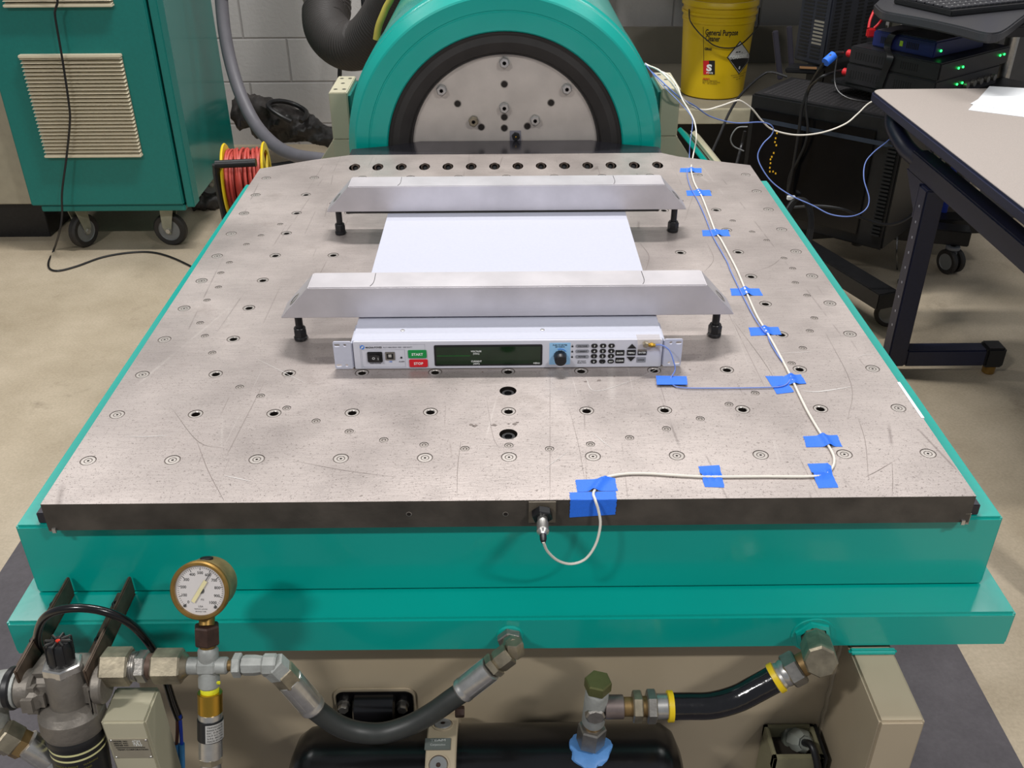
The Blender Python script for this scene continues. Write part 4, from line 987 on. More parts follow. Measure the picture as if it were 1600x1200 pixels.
bquadstrip(1099.0, 42, 1099.6, 114, INK, .0010, 'printed_rule')
bquadstrip(1098.0, 95, 1107.5, 117, RED, .0010, 'red_square'); bquadstrip(1107.5, 95, 1117, 117, INK, .0010, 'black_square')
m = MB(); m.text('S', bwrap(1103.2, 110.5, 1, .0020), .034, WINK, width=.022, bold=.05)
m.text('STATE', bwrap(1103, 115, 1, .0020), .008, WINK, width=.026, bold=.03); m.build('logo_letter', body)
def diamond(cx, cy, hx, hy, mt, off, name, top=True, bot=True):
    m = MB(); N = 8
    for i in range(-N, N):
        x0, x1 = cx+hx*i/N, cx+hx*(i+1)/N; f0, f1 = hy*(1-abs(i)/N), hy*(1-abs(i+1)/N)
        q = [(x0, cy-f0 if top else cy), (x1, cy-f1 if top else cy), (x1, cy+f1 if bot else cy), (x0, cy+f0 if bot else cy)]
        V = []
        for p in q:
            a, z = bang(*p); rr = rb0+(rb1-rb0)*.78*(z-bz)/.29+off; V.append((bx+rr*cos(a), by+rr*sin(a), z))
        if (Vector(V[0])-Vector(V[3])).length < 1e-6: m.raw(V[:3], [(0, 1, 2)], mt)
        elif (Vector(V[1])-Vector(V[2])).length < 1e-6: m.raw([V[0], V[1], V[3]], [(0, 1, 2)], mt)
        else: m.raw(V, [(0, 1, 2, 3)], mt)
    return m.build(name, body)
diamond(1156.5, 90, 20.5, 26.5, INK, .0008, 'diamond_label'); diamond(1156.5, 90, 18.8, 24.4, mat('white_label', (190, 190, 188), .6), .0014, 'diamond_white', True, True)
diamond(1156.5, 91, 17.6, 22.0, INK, .0020, 'diamond_black_half', False, True)
m = MB(); m.text('CORROSIVE', bwrap(1139.5, 93, 1, .0026), .019, WINK, width=.094, bold=.03); m.text('8', bwrap(1155, 108.5, 1, .0026), .016, WINK, 'LEFT', bold=.03)
m.text('~ ~  .', bwrap(1150, 84, 1, .0020), .02, INK, width=.035, bold=.06); m.build('lettering', body)
m = MB(); a = 3.05
P = []
for px, py in ((1078, 14), (1079.5, 32), (1092, 50), (1106, 63), (1116, 70.5), (1130, 74.5), (1146, 74), (1158, 68), (1170, 57), (1184, 42), (1193, 26), (1195, 12)):
    P.append(on_cyl(px, py, bx, by, .1505))
m.tube([Vector((bx+.1545*cos(a_), by+.1545*sin(a_), z_)) for a_, z_ in P], .0024, BLACKM, 8, 6); m.build('bail_handle', bk)

# ================================================================== PC TOWER, CART, BOXES
ZB = -.615
BR = on_z(1375, 398, ZB); TR = on_y(1418, 190, BR.y); ZT = TR.z; TLp = on_z(1174, 146, ZT)
ux = Vector((BR.x-TLp.x, BR.y-TLp.y, 0)); LT = ux.length; ux.normalize(); uy = Vector((-ux.y, ux.x, 0)); WT = .30   # ux along the glass side, uy to the back
TW = frame((TLp.x, TLp.y, ZB), ux, uy); H = ZT-ZB
pc = thing('computer_tower', tuple(TW@Vector((LT/2, WT/2, 0))), 'large black computer tower with glass side and mesh top standing on the cart base', 'computer')
m = MB(); m.box((0, .004, .012), (LT, WT, H), BLACKP, .006, TW); m.build('case_body', pc)
m = MB(); m.box((.02, -.004, .05), (LT-.09, .004, H-.045), mat('tinted_glass', (12, 12, 14), .16, spec=.3, coat=.0, var=.1), .002, TW)
m.build('glass_side_panel', pc)
m = MB(); m.box((.05, -.0055, H-.088), (LT-.03, -.0042, H-.074), mat('glass_strip', (46, 54, 66), .3), .0, TW); m.build('trim_line', pc)
m = MB()
for i in range(30): m.box((LT-.045, -.006, .06+i*.0128), (LT-.015, .0045, .066+i*.0128), mat('slot_black', (8, 8, 9), .7), 0, TW)
m.build('side_grille', pc)
m = MB(); m.box((.03, .02, H-.002), (LT-.06, WT-.03, H+.003), mat('mesh_frame', (40, 38, 40), .5), .002, TW)
tm = m.build('top_mesh', pc)
m = MB()
for i in range(26):
    for j in range(12): m.box((.042+i*.0165, .030+j*.0195, H+.003), (.051+i*.0165, .043+j*.0195, H+.0036), MATS['slot_black'], 0, TW)
m.build('mesh_holes', tm)
m = MB(); random.seed(3)
GOLD = mat('gold_led', (220, 170, 40), .4, emit=(235, 180, 50), es=.15)
for i, (px, py) in enumerate(((1214, 208), (1212, 216), (1211, 222), (1209, 239), (1206, 245), (1204, 249), (1204, 255), (1203, 262), (1203, 268), (1208, 268), (1212, 271), (1213, 227))):
    n_ = TW.to_3x3()@Vector((0, -1, 0)); o_ = TW@Vector((0, -.0045, 0)); q = on_pl(px, py, o_, n_); m.box((-.0022, -.001, -.0028), (.0022, .001, .0028), GOLD, 0, frame(q, ux, n_))
m.build('gold_lights', pc)
for px_, py_ in ((.06, .05), (.06, WT-.05), (LT-.10, .05), (LT-.10, WT-.05)):
    m = MB(); m.cyl(TW@Vector((px_, py_, .0122)), TW@Vector((px_, py_, -.006)), .018, BLACKP, 20); m.build('foot', pc)

ct_ = thing('rolling_cart', (1.45, 2.2, FLOOR), 'black rolling computer cart with keyboard tray, silver post and casters behind the beige table', 'cart')
def beam(p, q, w_, h_, zc, name, mt=BLACKM, par=None):
    p = Vector((p[0], p[1], 0)); q = Vector((q[0], q[1], 0)); d_ = (q-p); T = frame((p.x, p.y, zc), d_, (-d_.y, d_.x, 0))
    m = MB(); m.box((0, -w_/2, -h_/2), (d_.length, w_/2, h_/2), mt, .003, T); return m.build(name, par or ct_)
b1 = on_z(1400, 478, -.66); b2 = on_z(1500, 372, -.66)
beam((.98, 2.26), (b1.x-.02, b1.y+.02), .075, .055, -.6525, 'base_beam')
beam((1.32, 2.33), (b2.x+.03, b2.y+.0), .075, .055, -.6525, 'base_beam')
beam((1.00, 2.30), (1.40, 2.36), .08, .055, -.6525, 'cross_beam')
c1 = on_z(1389, 508, FLOOR+.01); c2 = on_z(1484, 424, FLOOR+.01)
CG = mat('caster_grey', (110, 112, 116), .4, var=.1)
caster(ct_, c1.x+.0, c1.y+.03, -.68, .045, -.5, .05, True, CG); caster(ct_, c2.x, c2.y+.02, -.68, .045, -1.2, .05, True, CG)
caster(ct_, 1.02, 2.24, -.68, .045, .4, .05, True, CG)
m = MB(); m.cyl((1.69, 2.36, -.63), (1.69, 2.36, .36), .022, STEEL, 24); pst = m.build('post', ct_); pst['label'] = 'silver post'
beam((1.36, 2.36), (1.76, 2.36), .08, .055, -.6525, 'cross_beam')
m = MB(); m.cyl((1.62, 2.40, -.63), (1.62, 2.40, .36), .012, mat('blue_strap', (30, 60, 170), .5), 16); m.build('blue_tube', ct_)
m = MB(); m.box((1.60, 2.38, -.16), (1.66, 2.44, .02), GALV, .004); m.build('clamp', ct_)
# shelf holding the boxes
ZS = -.122
a0_ = on_z(1302, 124, ZS); sh_dir = (on_z(1374, 143, ZS)-a0_).normalized(); s_per = Vector((-sh_dir.y, sh_dir.x, 0))
TS = frame(a0_-sh_dir*.01, sh_dir, s_per)
m = MB(); m.box((0, 0, -.012), (.45, .42, 0), BLACKM, .003, TS); m.build('equipment_shelf', ct_)
m = MB(); m.box((.30, .40, -.012), (.60, .50, 0), BLACKM, .002, TS); m.build('shelf_arm', ct_)
# keyboard tray
ZK = .135
TRAY = mat('charcoal_tray', (50, 50, 54), .42, var=.1, vs=300, bump=.1, bs=700)
kc = [on_z(x, y, ZK) for x, y in ((1366, 9), (1392, 20), (1450, 31), (1530, 50), (1562, 50), (1578, 42), (1640, -2), (1700, -45), (1480, -50), (1404, -28))]
kc = catmull([on_z(x, y, ZK) for x, y in ((1366, 6), (1378, 16), (1400, 21), (1450, 30), (1500, 41), (1535, 50), (1558, 51), (1575, 44), (1600, 25), (1640, -4))], 4)+[on_z(1700, -45, ZK), on_z(1480, -50, ZK), on_z(1404, -30, ZK)]
m = MB(); m.prism([(p.x, p.y) for p in kc], ZK-.028, ZK, TRAY, bev=.010); m.build('keyboard_tray', ct_)
m = MB(); m.box((1.45, 2.0, ZK-.06), (1.72, 2.38, ZK-.0285), BLACKM, .004); m.build('tray_support', ct_)
kb = thing('keyboard', (1.3, 1.9, ZK), 'black computer keyboard on the charcoal cart tray', 'keyboard')
k0 = on_z(1396, 18, ZK); k1 = on_z(1488, 26, ZK); kd_ = (k1-k0).normalized(); kp_ = Vector((-kd_.y, kd_.x, 0))
kd_ = (on_z(1478, 27, ZK)-on_z(1395, 8, ZK)); kd_.z = 0; kd_.normalize(); kp_ = Vector((-kd_.y, kd_.x, 0))
K0 = on_z(1395, 6, ZK)
TK = frame(K0, kd_, kp_)
KW = (on_z(1482, 27, ZK)-K0).length
m = MB(); m.box((0, 0, .001), (KW, .42, .016), BLACKP, .003, TK); m.build('keyboard_body', kb)
KEY = mat('key_cap', (44, 44, 48), .5, var=.05)
m = MB(); m.box((.014, .012, .016), (.014+.86*(KW-.03)/6, .0308, .0225), KEY, .0012, TK, 1)
k_first = m.build('key', kb)
for i in range(6):
    for j in range(16):
        if i or j:
            k_ = k_first.copy(); C.objects.link(k_); k_.parent = kb; k_.location = TK.to_3x3()@Vector((i*(KW-.03)/6, j*.0222, 0))
m = MB()
for i in range(6):
    for j in range(16): m.text('EDCRFVTGBYHNUJMIKOLP'[(i*5+j) % 20], (lambda x, y, z, i=i, j=j: TK@Vector((.018+i*(KW-.03)/6+(.008-y), .016+j*.0222+x, .0226+z))), .007, WINK)
m.build('key_legends', kb)

def rack_box(org, d, L, W, z0, z1, label, mt, name, vents, knob=True, lights=()):
    p_ = Vector((-d.y, d.x, 0)); T = frame((org.x, org.y, 0), d, p_)
    t = thing(name, tuple(T@Vector((L/2, W/2, z0))), label, 'electronics box')
    m = MB(); m.box((0, 0, z0), (L, W, z1), mt, .004, T); bd = m.build('case', t)
    h = z1-z0
    for (a, b, k) in vents:
        for i in range(k):
            x_ = L*(a+(b-a)*i/k); m = MB(); m.box((x_, -.0008, z0+h*.30), (x_+.0035, .0006, z0+h*.70), MATS['slot_black'], 0, T)
            m.build('vent_slot', bd)
    if knob:
        m = MB(); q = T@Vector((-.0, .02, z0+h*.45)); m.cyl(q, q-d*.022, .012, RED, 20, bev=.003); m.build('red_plug', t)
    for (v, zz, c_) in lights:
        m = MB(); q = T@Vector((L+.001, v, z0+h*zz)); m.cyl(q, q+d*.003, .0034, c_, 12); m.build('indicator_light', t)
    return t, T
LED = mat('green_led', (40, 255, 90), .4, emit=(40, 255, 100), es=4.)
e0 = on_z(1318, 129, ZS); e1 = on_z(1456, 161, ZS); dB = (e1-e0); LB = dB.length; dB.normalize()
h1 = on_y(1321, 98, e0.y).z; h2 = on_y(1328, 71, e0.y).z
lt = [(.10, .55, LED), (.13, .55, LED), (.30, .5, LED), (.33, .5, LED)]
low_box, TA = rack_box(e0, dB, LB, .37, ZS+.001, h1, 'lower of two black amplifier boxes stacked on the cart shelf', mat('box_black', (34, 33, 36), .4, var=.15), 'amplifier_box', [(.06, .42, 12), (.56, .76, 8)], True, [(.12, .6, LED), (.15, .6, LED)])
e0b = e0+dB*.004
_, TB = rack_box(e0b, dB, LB, .40, h1+.001, h2, 'upper of two black amplifier boxes stacked on the cart shelf', MATS['box_black'], 'amplifier_box', [(.07, .43, 12), (.58, .78, 8)], True, [(.10, .5, LED), (.125, .5, LED), (.34, .6, LED), (.365, .6, LED)])
for k in range(5):
    m = MB(); q = TA@Vector((LB+.001, .17+.040*k, ZS+.03)); m.cyl(q, q+dB*.012, .010, DSTEEL, 16); m.build('round_connector', low_box)
f0 = on_z(1361, 72, h2); f1 = on_z(1458, 92, h2); dF = f1-f0; LF = dF.length; dF.normalize()
h3 = on_y(1368, 47, f0.y).z
BLU = mat('dark_blue_box', (30, 38, 92), .42, var=.08)
blue_box, TF = rack_box(f0, dF, LF, .27, h2+.001, h3, 'dark blue box with a grey lid on top of the black amplifier boxes', BLU, 'blue_box', [(.14, .34, 7), (.56, .76, 7)], False, [(.03, .4, LED)])
m = MB(); m.box((.006, .01, h3), (LF-.004, .262, h3+.002), mat('grey_lid', (92, 88, 98), .5, metal=.1), .0008, TF); m.build('lid_plate', blue_box)
m = MB(); m.box((LF*.45, -.001, h2+.018), (LF*.50, .0, h2+.034), mat('logo_green', (150, 190, 40), .5), 0, TF); m.build('maker_mark', blue_box)
# black strap over the stack
s0_ = TF@Vector((LF*.36, 0, 0)); sd = dF; pp = Vector((-dF.y, dF.x, 0))
sp = [Vector((TF@Vector((LF*.5, .30, 0))).to_tuple()[:2]+(h3+.03,)), TF@Vector((LF*.42, .13, h3+.008)), TF@Vector((LF*.36, -.003, h3+.004)), TF@Vector((LF*.30, -.012, h2+.01)), TB@Vector((LB*.47, -.006, h2-.01)), TB@Vector((LB*.44, -.006, h1)), TA@Vector((LB*.42, -.006, ZS+.01))]
m = MB(); w0 = .012
CP = catmull(sp, 6); V = []
for i, p in enumerate(CP):
    V += [p-sd*w0, p+sd*w0, p+sd*w0+Vector((0, 0, .0015))-pp*.001, p-sd*w0+Vector((0, 0, .0015))-pp*.001]
Fq = []
for i in range(len(CP)-1):
    for k in range(4): Fq.append((4*i+k, 4*i+(k+1) % 4, 4*i+4+(k+1) % 4, 4*i+4+k))
m.raw(V, Fq, BLACKP); tag(m.build('black_strap'), 'black strap wrapped over the blue box and amplifier stack', 'strap')
# red lock and cord
rl = thing('red_padlock', tuple(on_y(1362, 50, f0.y+.05)), 'red lock with a red shackle loop beside the dark blue box', 'lock')
q = on_y(1361, 50, f0.y+.03); m = MB(); m.box((q.x-.014, q.y-.008, q.z-.016), (q.x+.014, q.y+.008, q.z+.012), RED, .004); m.build('lock_body', rl)
m = MB(); m.tube([on_y(1357, 44, f0.y+.03), on_y(1360, 30, f0.y+.05), on_y(1368, 14, f0.y+.08), on_y(1378, 8, f0.y+.08), on_y(1384, 20, f0.y+.06), on_y(1374, 36, f0.y+.03), on_y(1366, 44, f0.y+.03)], .0045, RED, 8, 8); m.build('shackle', rl)
# slotted black case mounted behind
mc = thing('slotted_case', (1.15, 2.75, -.1), 'black slotted computer case standing tilted behind the amplifier boxes', 'computer')
g0 = on_y(1240, 84, 2.72); g1 = on_y(1287, 94, 2.60); dG = Vector((g1.x-g0.x, g1.y-g0.y, 0)); LG = dG.length; dG.normalize()
TG = frame((g0.x, g0.y, g0.z-.02), dG, (-dG.y, dG.x, 0))
m = MB(); m.box((0, 0, .0), (LG, .32, .5), mat('slate_case', (36, 38, 46), .42, var=.1), .006, TG); m.build('case', mc)
m = MB()
for col in (.10, .50):
    for i in range(36): m.box((LG*col+.004, -.0012, .02+i*.0125), (LG*(col+.34), .0008, .0265+i*.0125), mat('slot_light', (120, 116, 106), .5) if 3 < i < 11 and col > .3 else MATS['slot_black'], 0, TG)
m.build('front_slots', mc)
for col in (.02, .07, .14, .19):
    m = MB()
    for i in range(36): m.box((LG-.0008, col, .02+i*.0125), (LG+.0012, col+.03, .0265+i*.0125), MATS['slot_black'], 0, TG)
    m.build('side_slots', mc)
m = MB(); m.box((LG*.2, .05, -.12), (LG*.8, .28, -.001), BLACKM, .004, TG)
qq = TG@Vector((LG*.5, .2, -.06)); m.tube([qq, Vector((1.69, 2.42, qq.z))], .018, BLACKM, 12, smooth=False); m.build('holder_arm', mc)
# wifi router with two antennas on tower top
q0 = on_z(1232, 117, ZT+.004); q1 = on_z(1262, 124, ZT+.004)
rt = thing('wifi_router', tuple(q0), 'small black router with two upright antennas on the computer tower', 'router')
TRt = frame(on_z(1226, 114, ZT+.0036), (1, -.25, 0), (.25, 1, 0))
m = MB(); m.prism([(0, 0), (.11, 0), (.15, .07), (.02, .09)], 0.0, .018, BLACKP, TRt, .004); m.build('router_body', rt)
for pxa, pya, pxb, pyb, yy in ((1219, 124, 1211, 48, q0.y+.0), (1237, 112, 1233, 41, q0.y+.10)):
    a = on_y(pxa, pya, yy); b = on_y(pxb, pyb, yy); m = MB(); d_ = (b-a); T = frame(a, d_, (1, 0, 0)); m.box((0, -.010, -.005), (d_.length, .010, .005), mat('antenna_grey', (46, 44, 54), .5), .003, T); m.build('antenna', rt)
m = MB(); m.box((.05, -.002, .018), (.11, .03, .020), mat('brown_label', (110, 80, 50), .5), 0, TRt); m.build('label_strip', rt)
# loose cables around tower
FN = TW.to_3x3()@Vector((0, -1, 0)); FO = TW@Vector((0, -.03, 0))
def onf(x, y, o=0): return on_pl(x, y, FO+FN*o, FN)
hang([on_y(1316, 82, e0.y-.02), on_y(1304, 84, 2.12), on_y(1290, 95, 2.1)]+[onf(*p) for p in ((1268, 130), (1254, 165), (1249, 200), (1243, 240), (1236, 280), (1230, 305))], .0055, BLACKP, 'black cable hanging from the upper amplifier box over the glass side of the tower')
hang([on_y(1314, 110, e0.y-.02), on_y(1300, 114, 2.12), on_y(1281, 122, 2.1)]+[onf(*p) for p in ((1264, 140), (1259, 165), (1262, 200), (1258, 225), (1248, 248), (1234, 275), (1230, 308))], .0045, BLACKP, 'black cable hanging from the lower amplifier box over the glass side of the tower')
m = MB(); q = onf(1236, 309); m.box((q.x-.014, q.y-.006, q.z-.007), (q.x+.014, q.y+.006, q.z+.007), PAPER, .002); tag(m.build('cable_tag'), 'small white tag at the end of the cables in front of the tower', 'tag')
q = on_y(1296, 92, 2.1); m = MB(); d_ = (on_y(1304, 84, 2.12)-on_y(1288, 98, 2.1)).normalized(); m.cyl(q-d_*.018, q+d_*.018, .014, TAPE, 16); tag(m.build('tape_wrap'), 'blue tape wrapped around the cable left of the red plugs', 'tape')
hang([on_y(1308, 88, 2.1), on_y(1304, 120, 2.08), on_y(1308, 140, 2.05), on_y(1322, 152, 2.02), on_y(1345, 158, 2.0), on_y(1375, 160, 2.0)], .003, BLACKP, 'thin dark cable looping down from the red plugs to the table corner', 'grey_cable')
hang([on_y(1240, 324, 1.8), on_y(1280, 322, 1.78), on_y(1320, 328, 1.76), on_y(1350, 342, 1.75), on_y(1385, 351, 1.76), on_y(1415, 343, 1.8), on_y(1437, 320, 1.86), on_y(1450, 285, 1.95), on_y(1475, 240, 2.05)], .0045, BLACKP, 'black cable sagging in front of the tower bottom')
for k in range(3):
    q = on_y(1243+k*3, 358, 1.62+.02*k); m = MB(); m.tube([q+Vector((.055*cos(2*PI*i/16)*.7, .02*sin(2*PI*i/16), .085*sin(2*PI*i/16))) for i in range(17)], .0045, BLACKP, 8, 4)
    pass
    tag(m.build('cable_coil'), ('frontmost', 'middle', 'rearmost')[k]+' of three black cable loops hanging between plate edge and tower', 'cable loop', 'coiled black cables')
hang([on_z(1230, 120, ZT+.02), on_y(1206, 113, 2.5), on_y(1190, 118, 2.5), on_y(1160, 145, 2.4), on_y(1140, 175, 2.3), on_y(1125, 210, 2.2), on_y(1112, 240, 2.1), on_y(1100, 275, 2.0)], .0045, BLACKP, 'black cable drooping from the router down past the tower left side')
hang([on_y(1168, 198, 2.05), on_y(1152, 200, 2.05), on_y(1142, 215, 2.05), on_y(1146, 228, 2.05), on_y(1162, 236, 2.05)], .0022, GREYM, 'small grey wire loop left of the computer tower', 'grey_wire')
hang([on_y(1164, 205, 2.1), on_y(1158, 230, 2.1), on_y(1150, 260, 2.0)], .005, BLACKP, 'short black cable left of the tower, falling behind the plate')
hang([on_z(x, y, FLOOR+.004) if i > 1 else on_y(x, y, 1.9) for i, (x, y) in enumerate(((1402, 370), (1401, 400), (1402, 420), (1404, 445), (1407, 462)))], .003, BLACKP, 'thin black cable falling from the tower to the floor behind the table leg')
hang([on_y(1008, 101, 1.55), on_y(1030, 110, 1.46), on_y(1050, 130, 1.405), on_y(1072, 160, 1.415), on_y(1098, 172, 1.56), on_y(1125, 166, 1.62), on_y(1148, 158, 1.7), on_y(1158, 158, 1.72), on_y(1175, 170, 1.74), on_y(1190, 188, 1.76), on_y(1208, 203, 1.78), on_y(1245, 211, 1.80), on_y(1285, 207, 1.82), on_y(1320, 194, 1.85), on_y(1340, 178, 1.88), on_y(1360, 160, 1.95), on_y(1390, 150, 2.05)], .0024, WHITEC, 'white cable swinging through the air from the shaker side to the table corner', 'white_cable')
hang([on_y(1010, 104, 1.55), on_y(1035, 128, 1.42), on_y(1062, 152, 1.40), on_y(1085, 165, 1.46), on_y(1110, 182, 1.58), on_y(1148, 192, 1.64), on_y(1190, 191, 1.70), on_y(1207, 198, 1.72), on_y(1206, 210, 1.72), on_y(1192, 225, 1.71), on_y(1184, 243, 1.70), on_y(1190, 262, 1.68), on_y(1207, 285, 1.66), on_y(1235, 305, 1.64), on_y(1270, 321, 1.62), on_y(1298, 335, 1.60), on_y(1330, 338, 1.60), on_y(1352, 328, 1.62), on_y(1358, 310, 1.64), on_y(1350, 280, 1.68), on_y(1352, 255, 1.72), on_y(1365, 238, 1.74), on_y(1385, 222, 1.78), on_y(1405, 203, 1.84)], .0017, BLUEC, 'pale blue cable looping low in front of the tower to the table corner', 'pale_blue_cable')

# ================================================================== TABLE
TZ = -.04
tb = thing('work_table', (1.4, 1.35, FLOOR), 'training table with a speckled beige top and dark navy steel frame at the right', 'table')
LAM = mat('speckled_laminate', (170, 160, 153), .5, var=.12, vs=700)
TX0, TX1, TY0, TY1 = 1.057, 1.80, .30, 1.873
def rr2(x0, y0, x1, y1, r, n=6):
    out = []
    for (cx_, cy_, a0) in ((x1-r, y1-r, 0), (x0+r, y1-r, PI/2), (x0+r, y0+r, PI), (x1-r, y0+r, 1.5*PI)):
        for i in range(n+1): out.append((cx_+r*cos(a0+PI/2*i/n), cy_+r*sin(a0+PI/2*i/n)))
    return out
m = MB(); m.prism(rr2(TX0+.006, TY0+.006, TX1-.006, TY1-.006, .035), TZ-.024, TZ+.0005, LAM, bev=.0006); m.build('tabletop', tb)
m = MB(); m.prism(rr2(TX0, TY0, TX1, TY1, .04), TZ-.030, TZ-.001, NAVY, bev=.007); m.build('edge_band', tb)
m = MB(); m.box((1.122, .45, TZ-.165), (1.172, 1.64, TZ-.108), NAVY, .004); m.build('long_rail', tb)
LY = 1.495
for ly in (LY, .55):
    m = MB(); m.box((1.112, ly-.022, -.745), (1.166, ly+.030, TZ-.166), NAVY, .004); lg = m.build('leg', tb)
    if ly == LY:
        m = MB()
        for i in range(9): m.box((1.1114, ly-.002, -.62+i*.045), (1.1125, ly+.004, -.614+i*.045), mat('slot_grey', (150, 150, 160), .5))
        m.build('height_slots', lg)
    m = MB(); m.prism([(1.112, TZ-.165), (1.166, TZ-.165), (1.166, TZ-.26), (1.112, TZ-.26)], -ly-.034, -ly-.028, NAVY, XZ); m.build('leg_bracket', lg)
    m = MB(); m.prism([(ly+.02, TZ-.166), (ly+.16, TZ-.166), (ly+.02, TZ-.29)], 1.125, 1.155, NAVY, Matrix(((0, 0, 1, 0), (1, 0, 0, 0), (0, 1, 0, 0), (0, 0, 0, 1)))); m.build('gusset', lg)
    m = MB(); m.box((1.166, ly-.022, -.745), (1.40, ly+.028, -.692), NAVY, .004); ft = m.build('foot', tb)
    m = MB(); m.box((1.398, ly-.026, -.750), (1.455, ly+.032, -.686), BLACKP, .006); m.build('foot_cap', ft)
    m = MB(); m.cyl((1.43, ly+.002, FLOOR), (1.43, ly+.002, -.750), .018, BRASS, 20, bev=.003); m.build('leveller', ft)
    m = MB(); m.box((1.10, ly-.020, TZ-.064), (1.66, ly+.022, TZ-.031), NAVY, .003); m.build('top_bracket', tb)
cap_ = on_y(1388, 215, 1.6)
m = MB(); m.tube([Vector((1.115, 1.80, TZ-.045)), Vector((1.118, 1.78, TZ-.085)), Vector((1.135, 1.71, TZ-.125)), Vector((1.147, 1.62, TZ-.136))], .025, NAVY, 14); m.build('rail_end_bracket', tb)
# papers
for i, (dx, lab) in enumerate(((0, 'lower white sheet of paper on the beige table corner'), (.012, 'upper white sheet of paper on the beige table, slightly turned'))):
    P = [on_z(x, y, TZ+.001) for x, y in (((1513, 172), (1546, 135), (1640, 140), (1640, 188)) if i == 0 else ((1516, 163), (1556, 139), (1650, 150), (1650, 186)))]
    z0 = TZ+.0008+i*.0012; mm = MB(); mm.prism([(p.x, p.y) for p in P], z0, z0+.0009, PAPER)
    tag(mm.build('paper_sheet'), lab, 'paper', 'loose papers on the table')
# background odds at the right edge
m = MB(); m.box((1.82, 2.72, FLOOR), (2.25, 3.1, -.02), mat('charcoal_cabinet', (74, 74, 76), .5, var=.1), .006); tag(m.build('grey_cabinet'), 'charcoal cabinet at the right edge behind the cart post', 'cabinet')
m = MB(); q = on_y(1520, 90, 2.6); m.box((q.x-.03, 2.60, q.z-.12), (q.x+.045, 2.604, q.z+.12), PAPER, 0); tag(m.build('hanging_paper'), 'white sheet hanging behind the silver cart post', 'paper')
m = MB(); m.box((1.74, 2.55, -.03), (1.79, 2.62, .05), mat('bright_blue_plastic', (40, 80, 190), .5), .006); tag(m.build('blue_clip'), 'small blue plastic clip at the far right edge beyond the cart', 'clip')

# ================================================================== FRONT PLUMBING (left run, gauge, filter)
X1 = Vector((1, 0, 0))
PY0 = -.2
P0 = on_y(325, 1040, PY0)
def px_x(px, py=1041): return on_y(px, py, PY0).x
AX = lambda px: Vector((px_x(px), PY0, P0.z))
lean = math.radians(23); UPg = Vector((0, sin(lean), cos(lean))); Ng = Vector((0, -cos(lean), sin(lean)))
LP = lambda px, py: on_pl(px, py, P0, Ng)
THR = mat('brass_thread', (128, 104, 66), .5, metal=.6, var=.2)

pipe = thing('pipe_cross', tuple(P0), 'galvanised cross fitting joining gauge, transducer and hoses at lower left', 'pipe fitting')
m = MB()
m.lathe([(.0095, 0), (.0112, .003), (.0112, .012), (.0100, .016), (.0100, (LP(327, 1074)-LP(325, 1011)).length-.016), (.0116, (LP(327, 1074)-LP(325, 1011)).length-.012), (.0116, (LP(327, 1074)-LP(325, 1011)).length-.002), (.010, (LP(327, 1074)-LP(325, 1011)).length)], LP(325, 1011), LP(327, 1074)-LP(325, 1011), GALV, 24)
m.cyl(AX(290), AX(357), .0095, GALV, 24, bev=.002); m.cyl(AX(309), AX(341), .0118, GALV, 8, bev=.003); m.build('cross_body', pipe)
m = MB(); m.lathe([(.0098, -.001), (.0102, .002), (.0100, .007), (.0094, .009)], LP(327.5, 1072), LP(328, 1083)-LP(327.5, 1072), mat('yellow_thread_tape', (226, 224, 40), .6, var=.05, bump=.4, bs=300), 16)
m.box((-.004, -.002, .008), (.006, .0, .011), MATS['yellow_thread_tape'], 0, Matrix.Translation(LP(338, 1075))); o = m.build('thread_tape', pipe); o['label'] = 'bright yellow thread tape'
# union fittings left of the cross
fu = thing('pipe_union', tuple(AX(225)), 'row of dirty steel hex couplings between the filter and the galvanised cross', 'pipe fitting')
m = MB(); m.hex(AX(163), AX(207), .0185, OLDST); m.build('coupling', fu)
m = MB(); m.lathe([(.0165, 0), (.0158, .0012), (.0165, .0024), (.0158, .0036), (.0165, .0048), (.0158, .006), (.0165, .008)], AX(206), X1, DSTEEL, 28); m.build('thread', fu)
m = MB(); m.hex(AX(215), AX(232), .0152, DSTEEL); m.build('lock_nut', fu)
m = MB(); m.cyl(AX(232), AX(242), .0140, mat('rusty_ring', (84, 66, 56), .55, metal=.4, var=.3), 24); m.build('ring', fu)
m = MB(); m.hex(AX(241), AX(287), .0168, OLDST); m.lathe([(.0160, 0), (.0105, .006)], AX(286), X1, OLDST, 24); m.build('hex_adapter', fu)

# pressure gauge
g = LP(318.5, 918); v_ = (CAM-g).normalized(); gn = (v_*.90-(CR*.32+CU*.24)).normalized()
gx = (CR-gn*CR.dot(gn)).normalized(); gy = gn.cross(gx)
pg = thing('pressure_gauge', tuple(LP(323, 975)), 'round brass pressure gauge with white dial standing in front of the teal base', 'pressure gauge')
gc = g+gn*.004
m = MB(); m.lathe([(.0, -.0300), (.026, -.0300), (.0285, -.0285), (.0295, -.024), (.0295, -.004), (.0300, 0), (.0322, .001), (.0322, .0045), (.0290, .0045)], gc, gn, mat('tarnished_brass', (138, 124, 84), .42, metal=.5, var=.3, vs=60), 56, False); m.build('case', pg)
m = MB(); m.lathe([(.0318, .004), (.0325, .0055), (.0325, .0085), (.0310, .0105), (.0285, .0105), (.0275, .0085), (.0275, .0045)], gc, gn, BRASS, 64, False); m.build('bezel', pg)
m = MB(); m.lathe([(0, .0050), (.0280, .0050), (.0280, .0058), (0, .0058)], gc, gn, mat('dial_white', (206, 200, 198), .6, var=.03), 56, False); dl = m.build('dial', pg)
m = MB(); dpt = lambda x, y, z: gc+gx*x+gy*y+gn*(.0060+z)
rs = .06
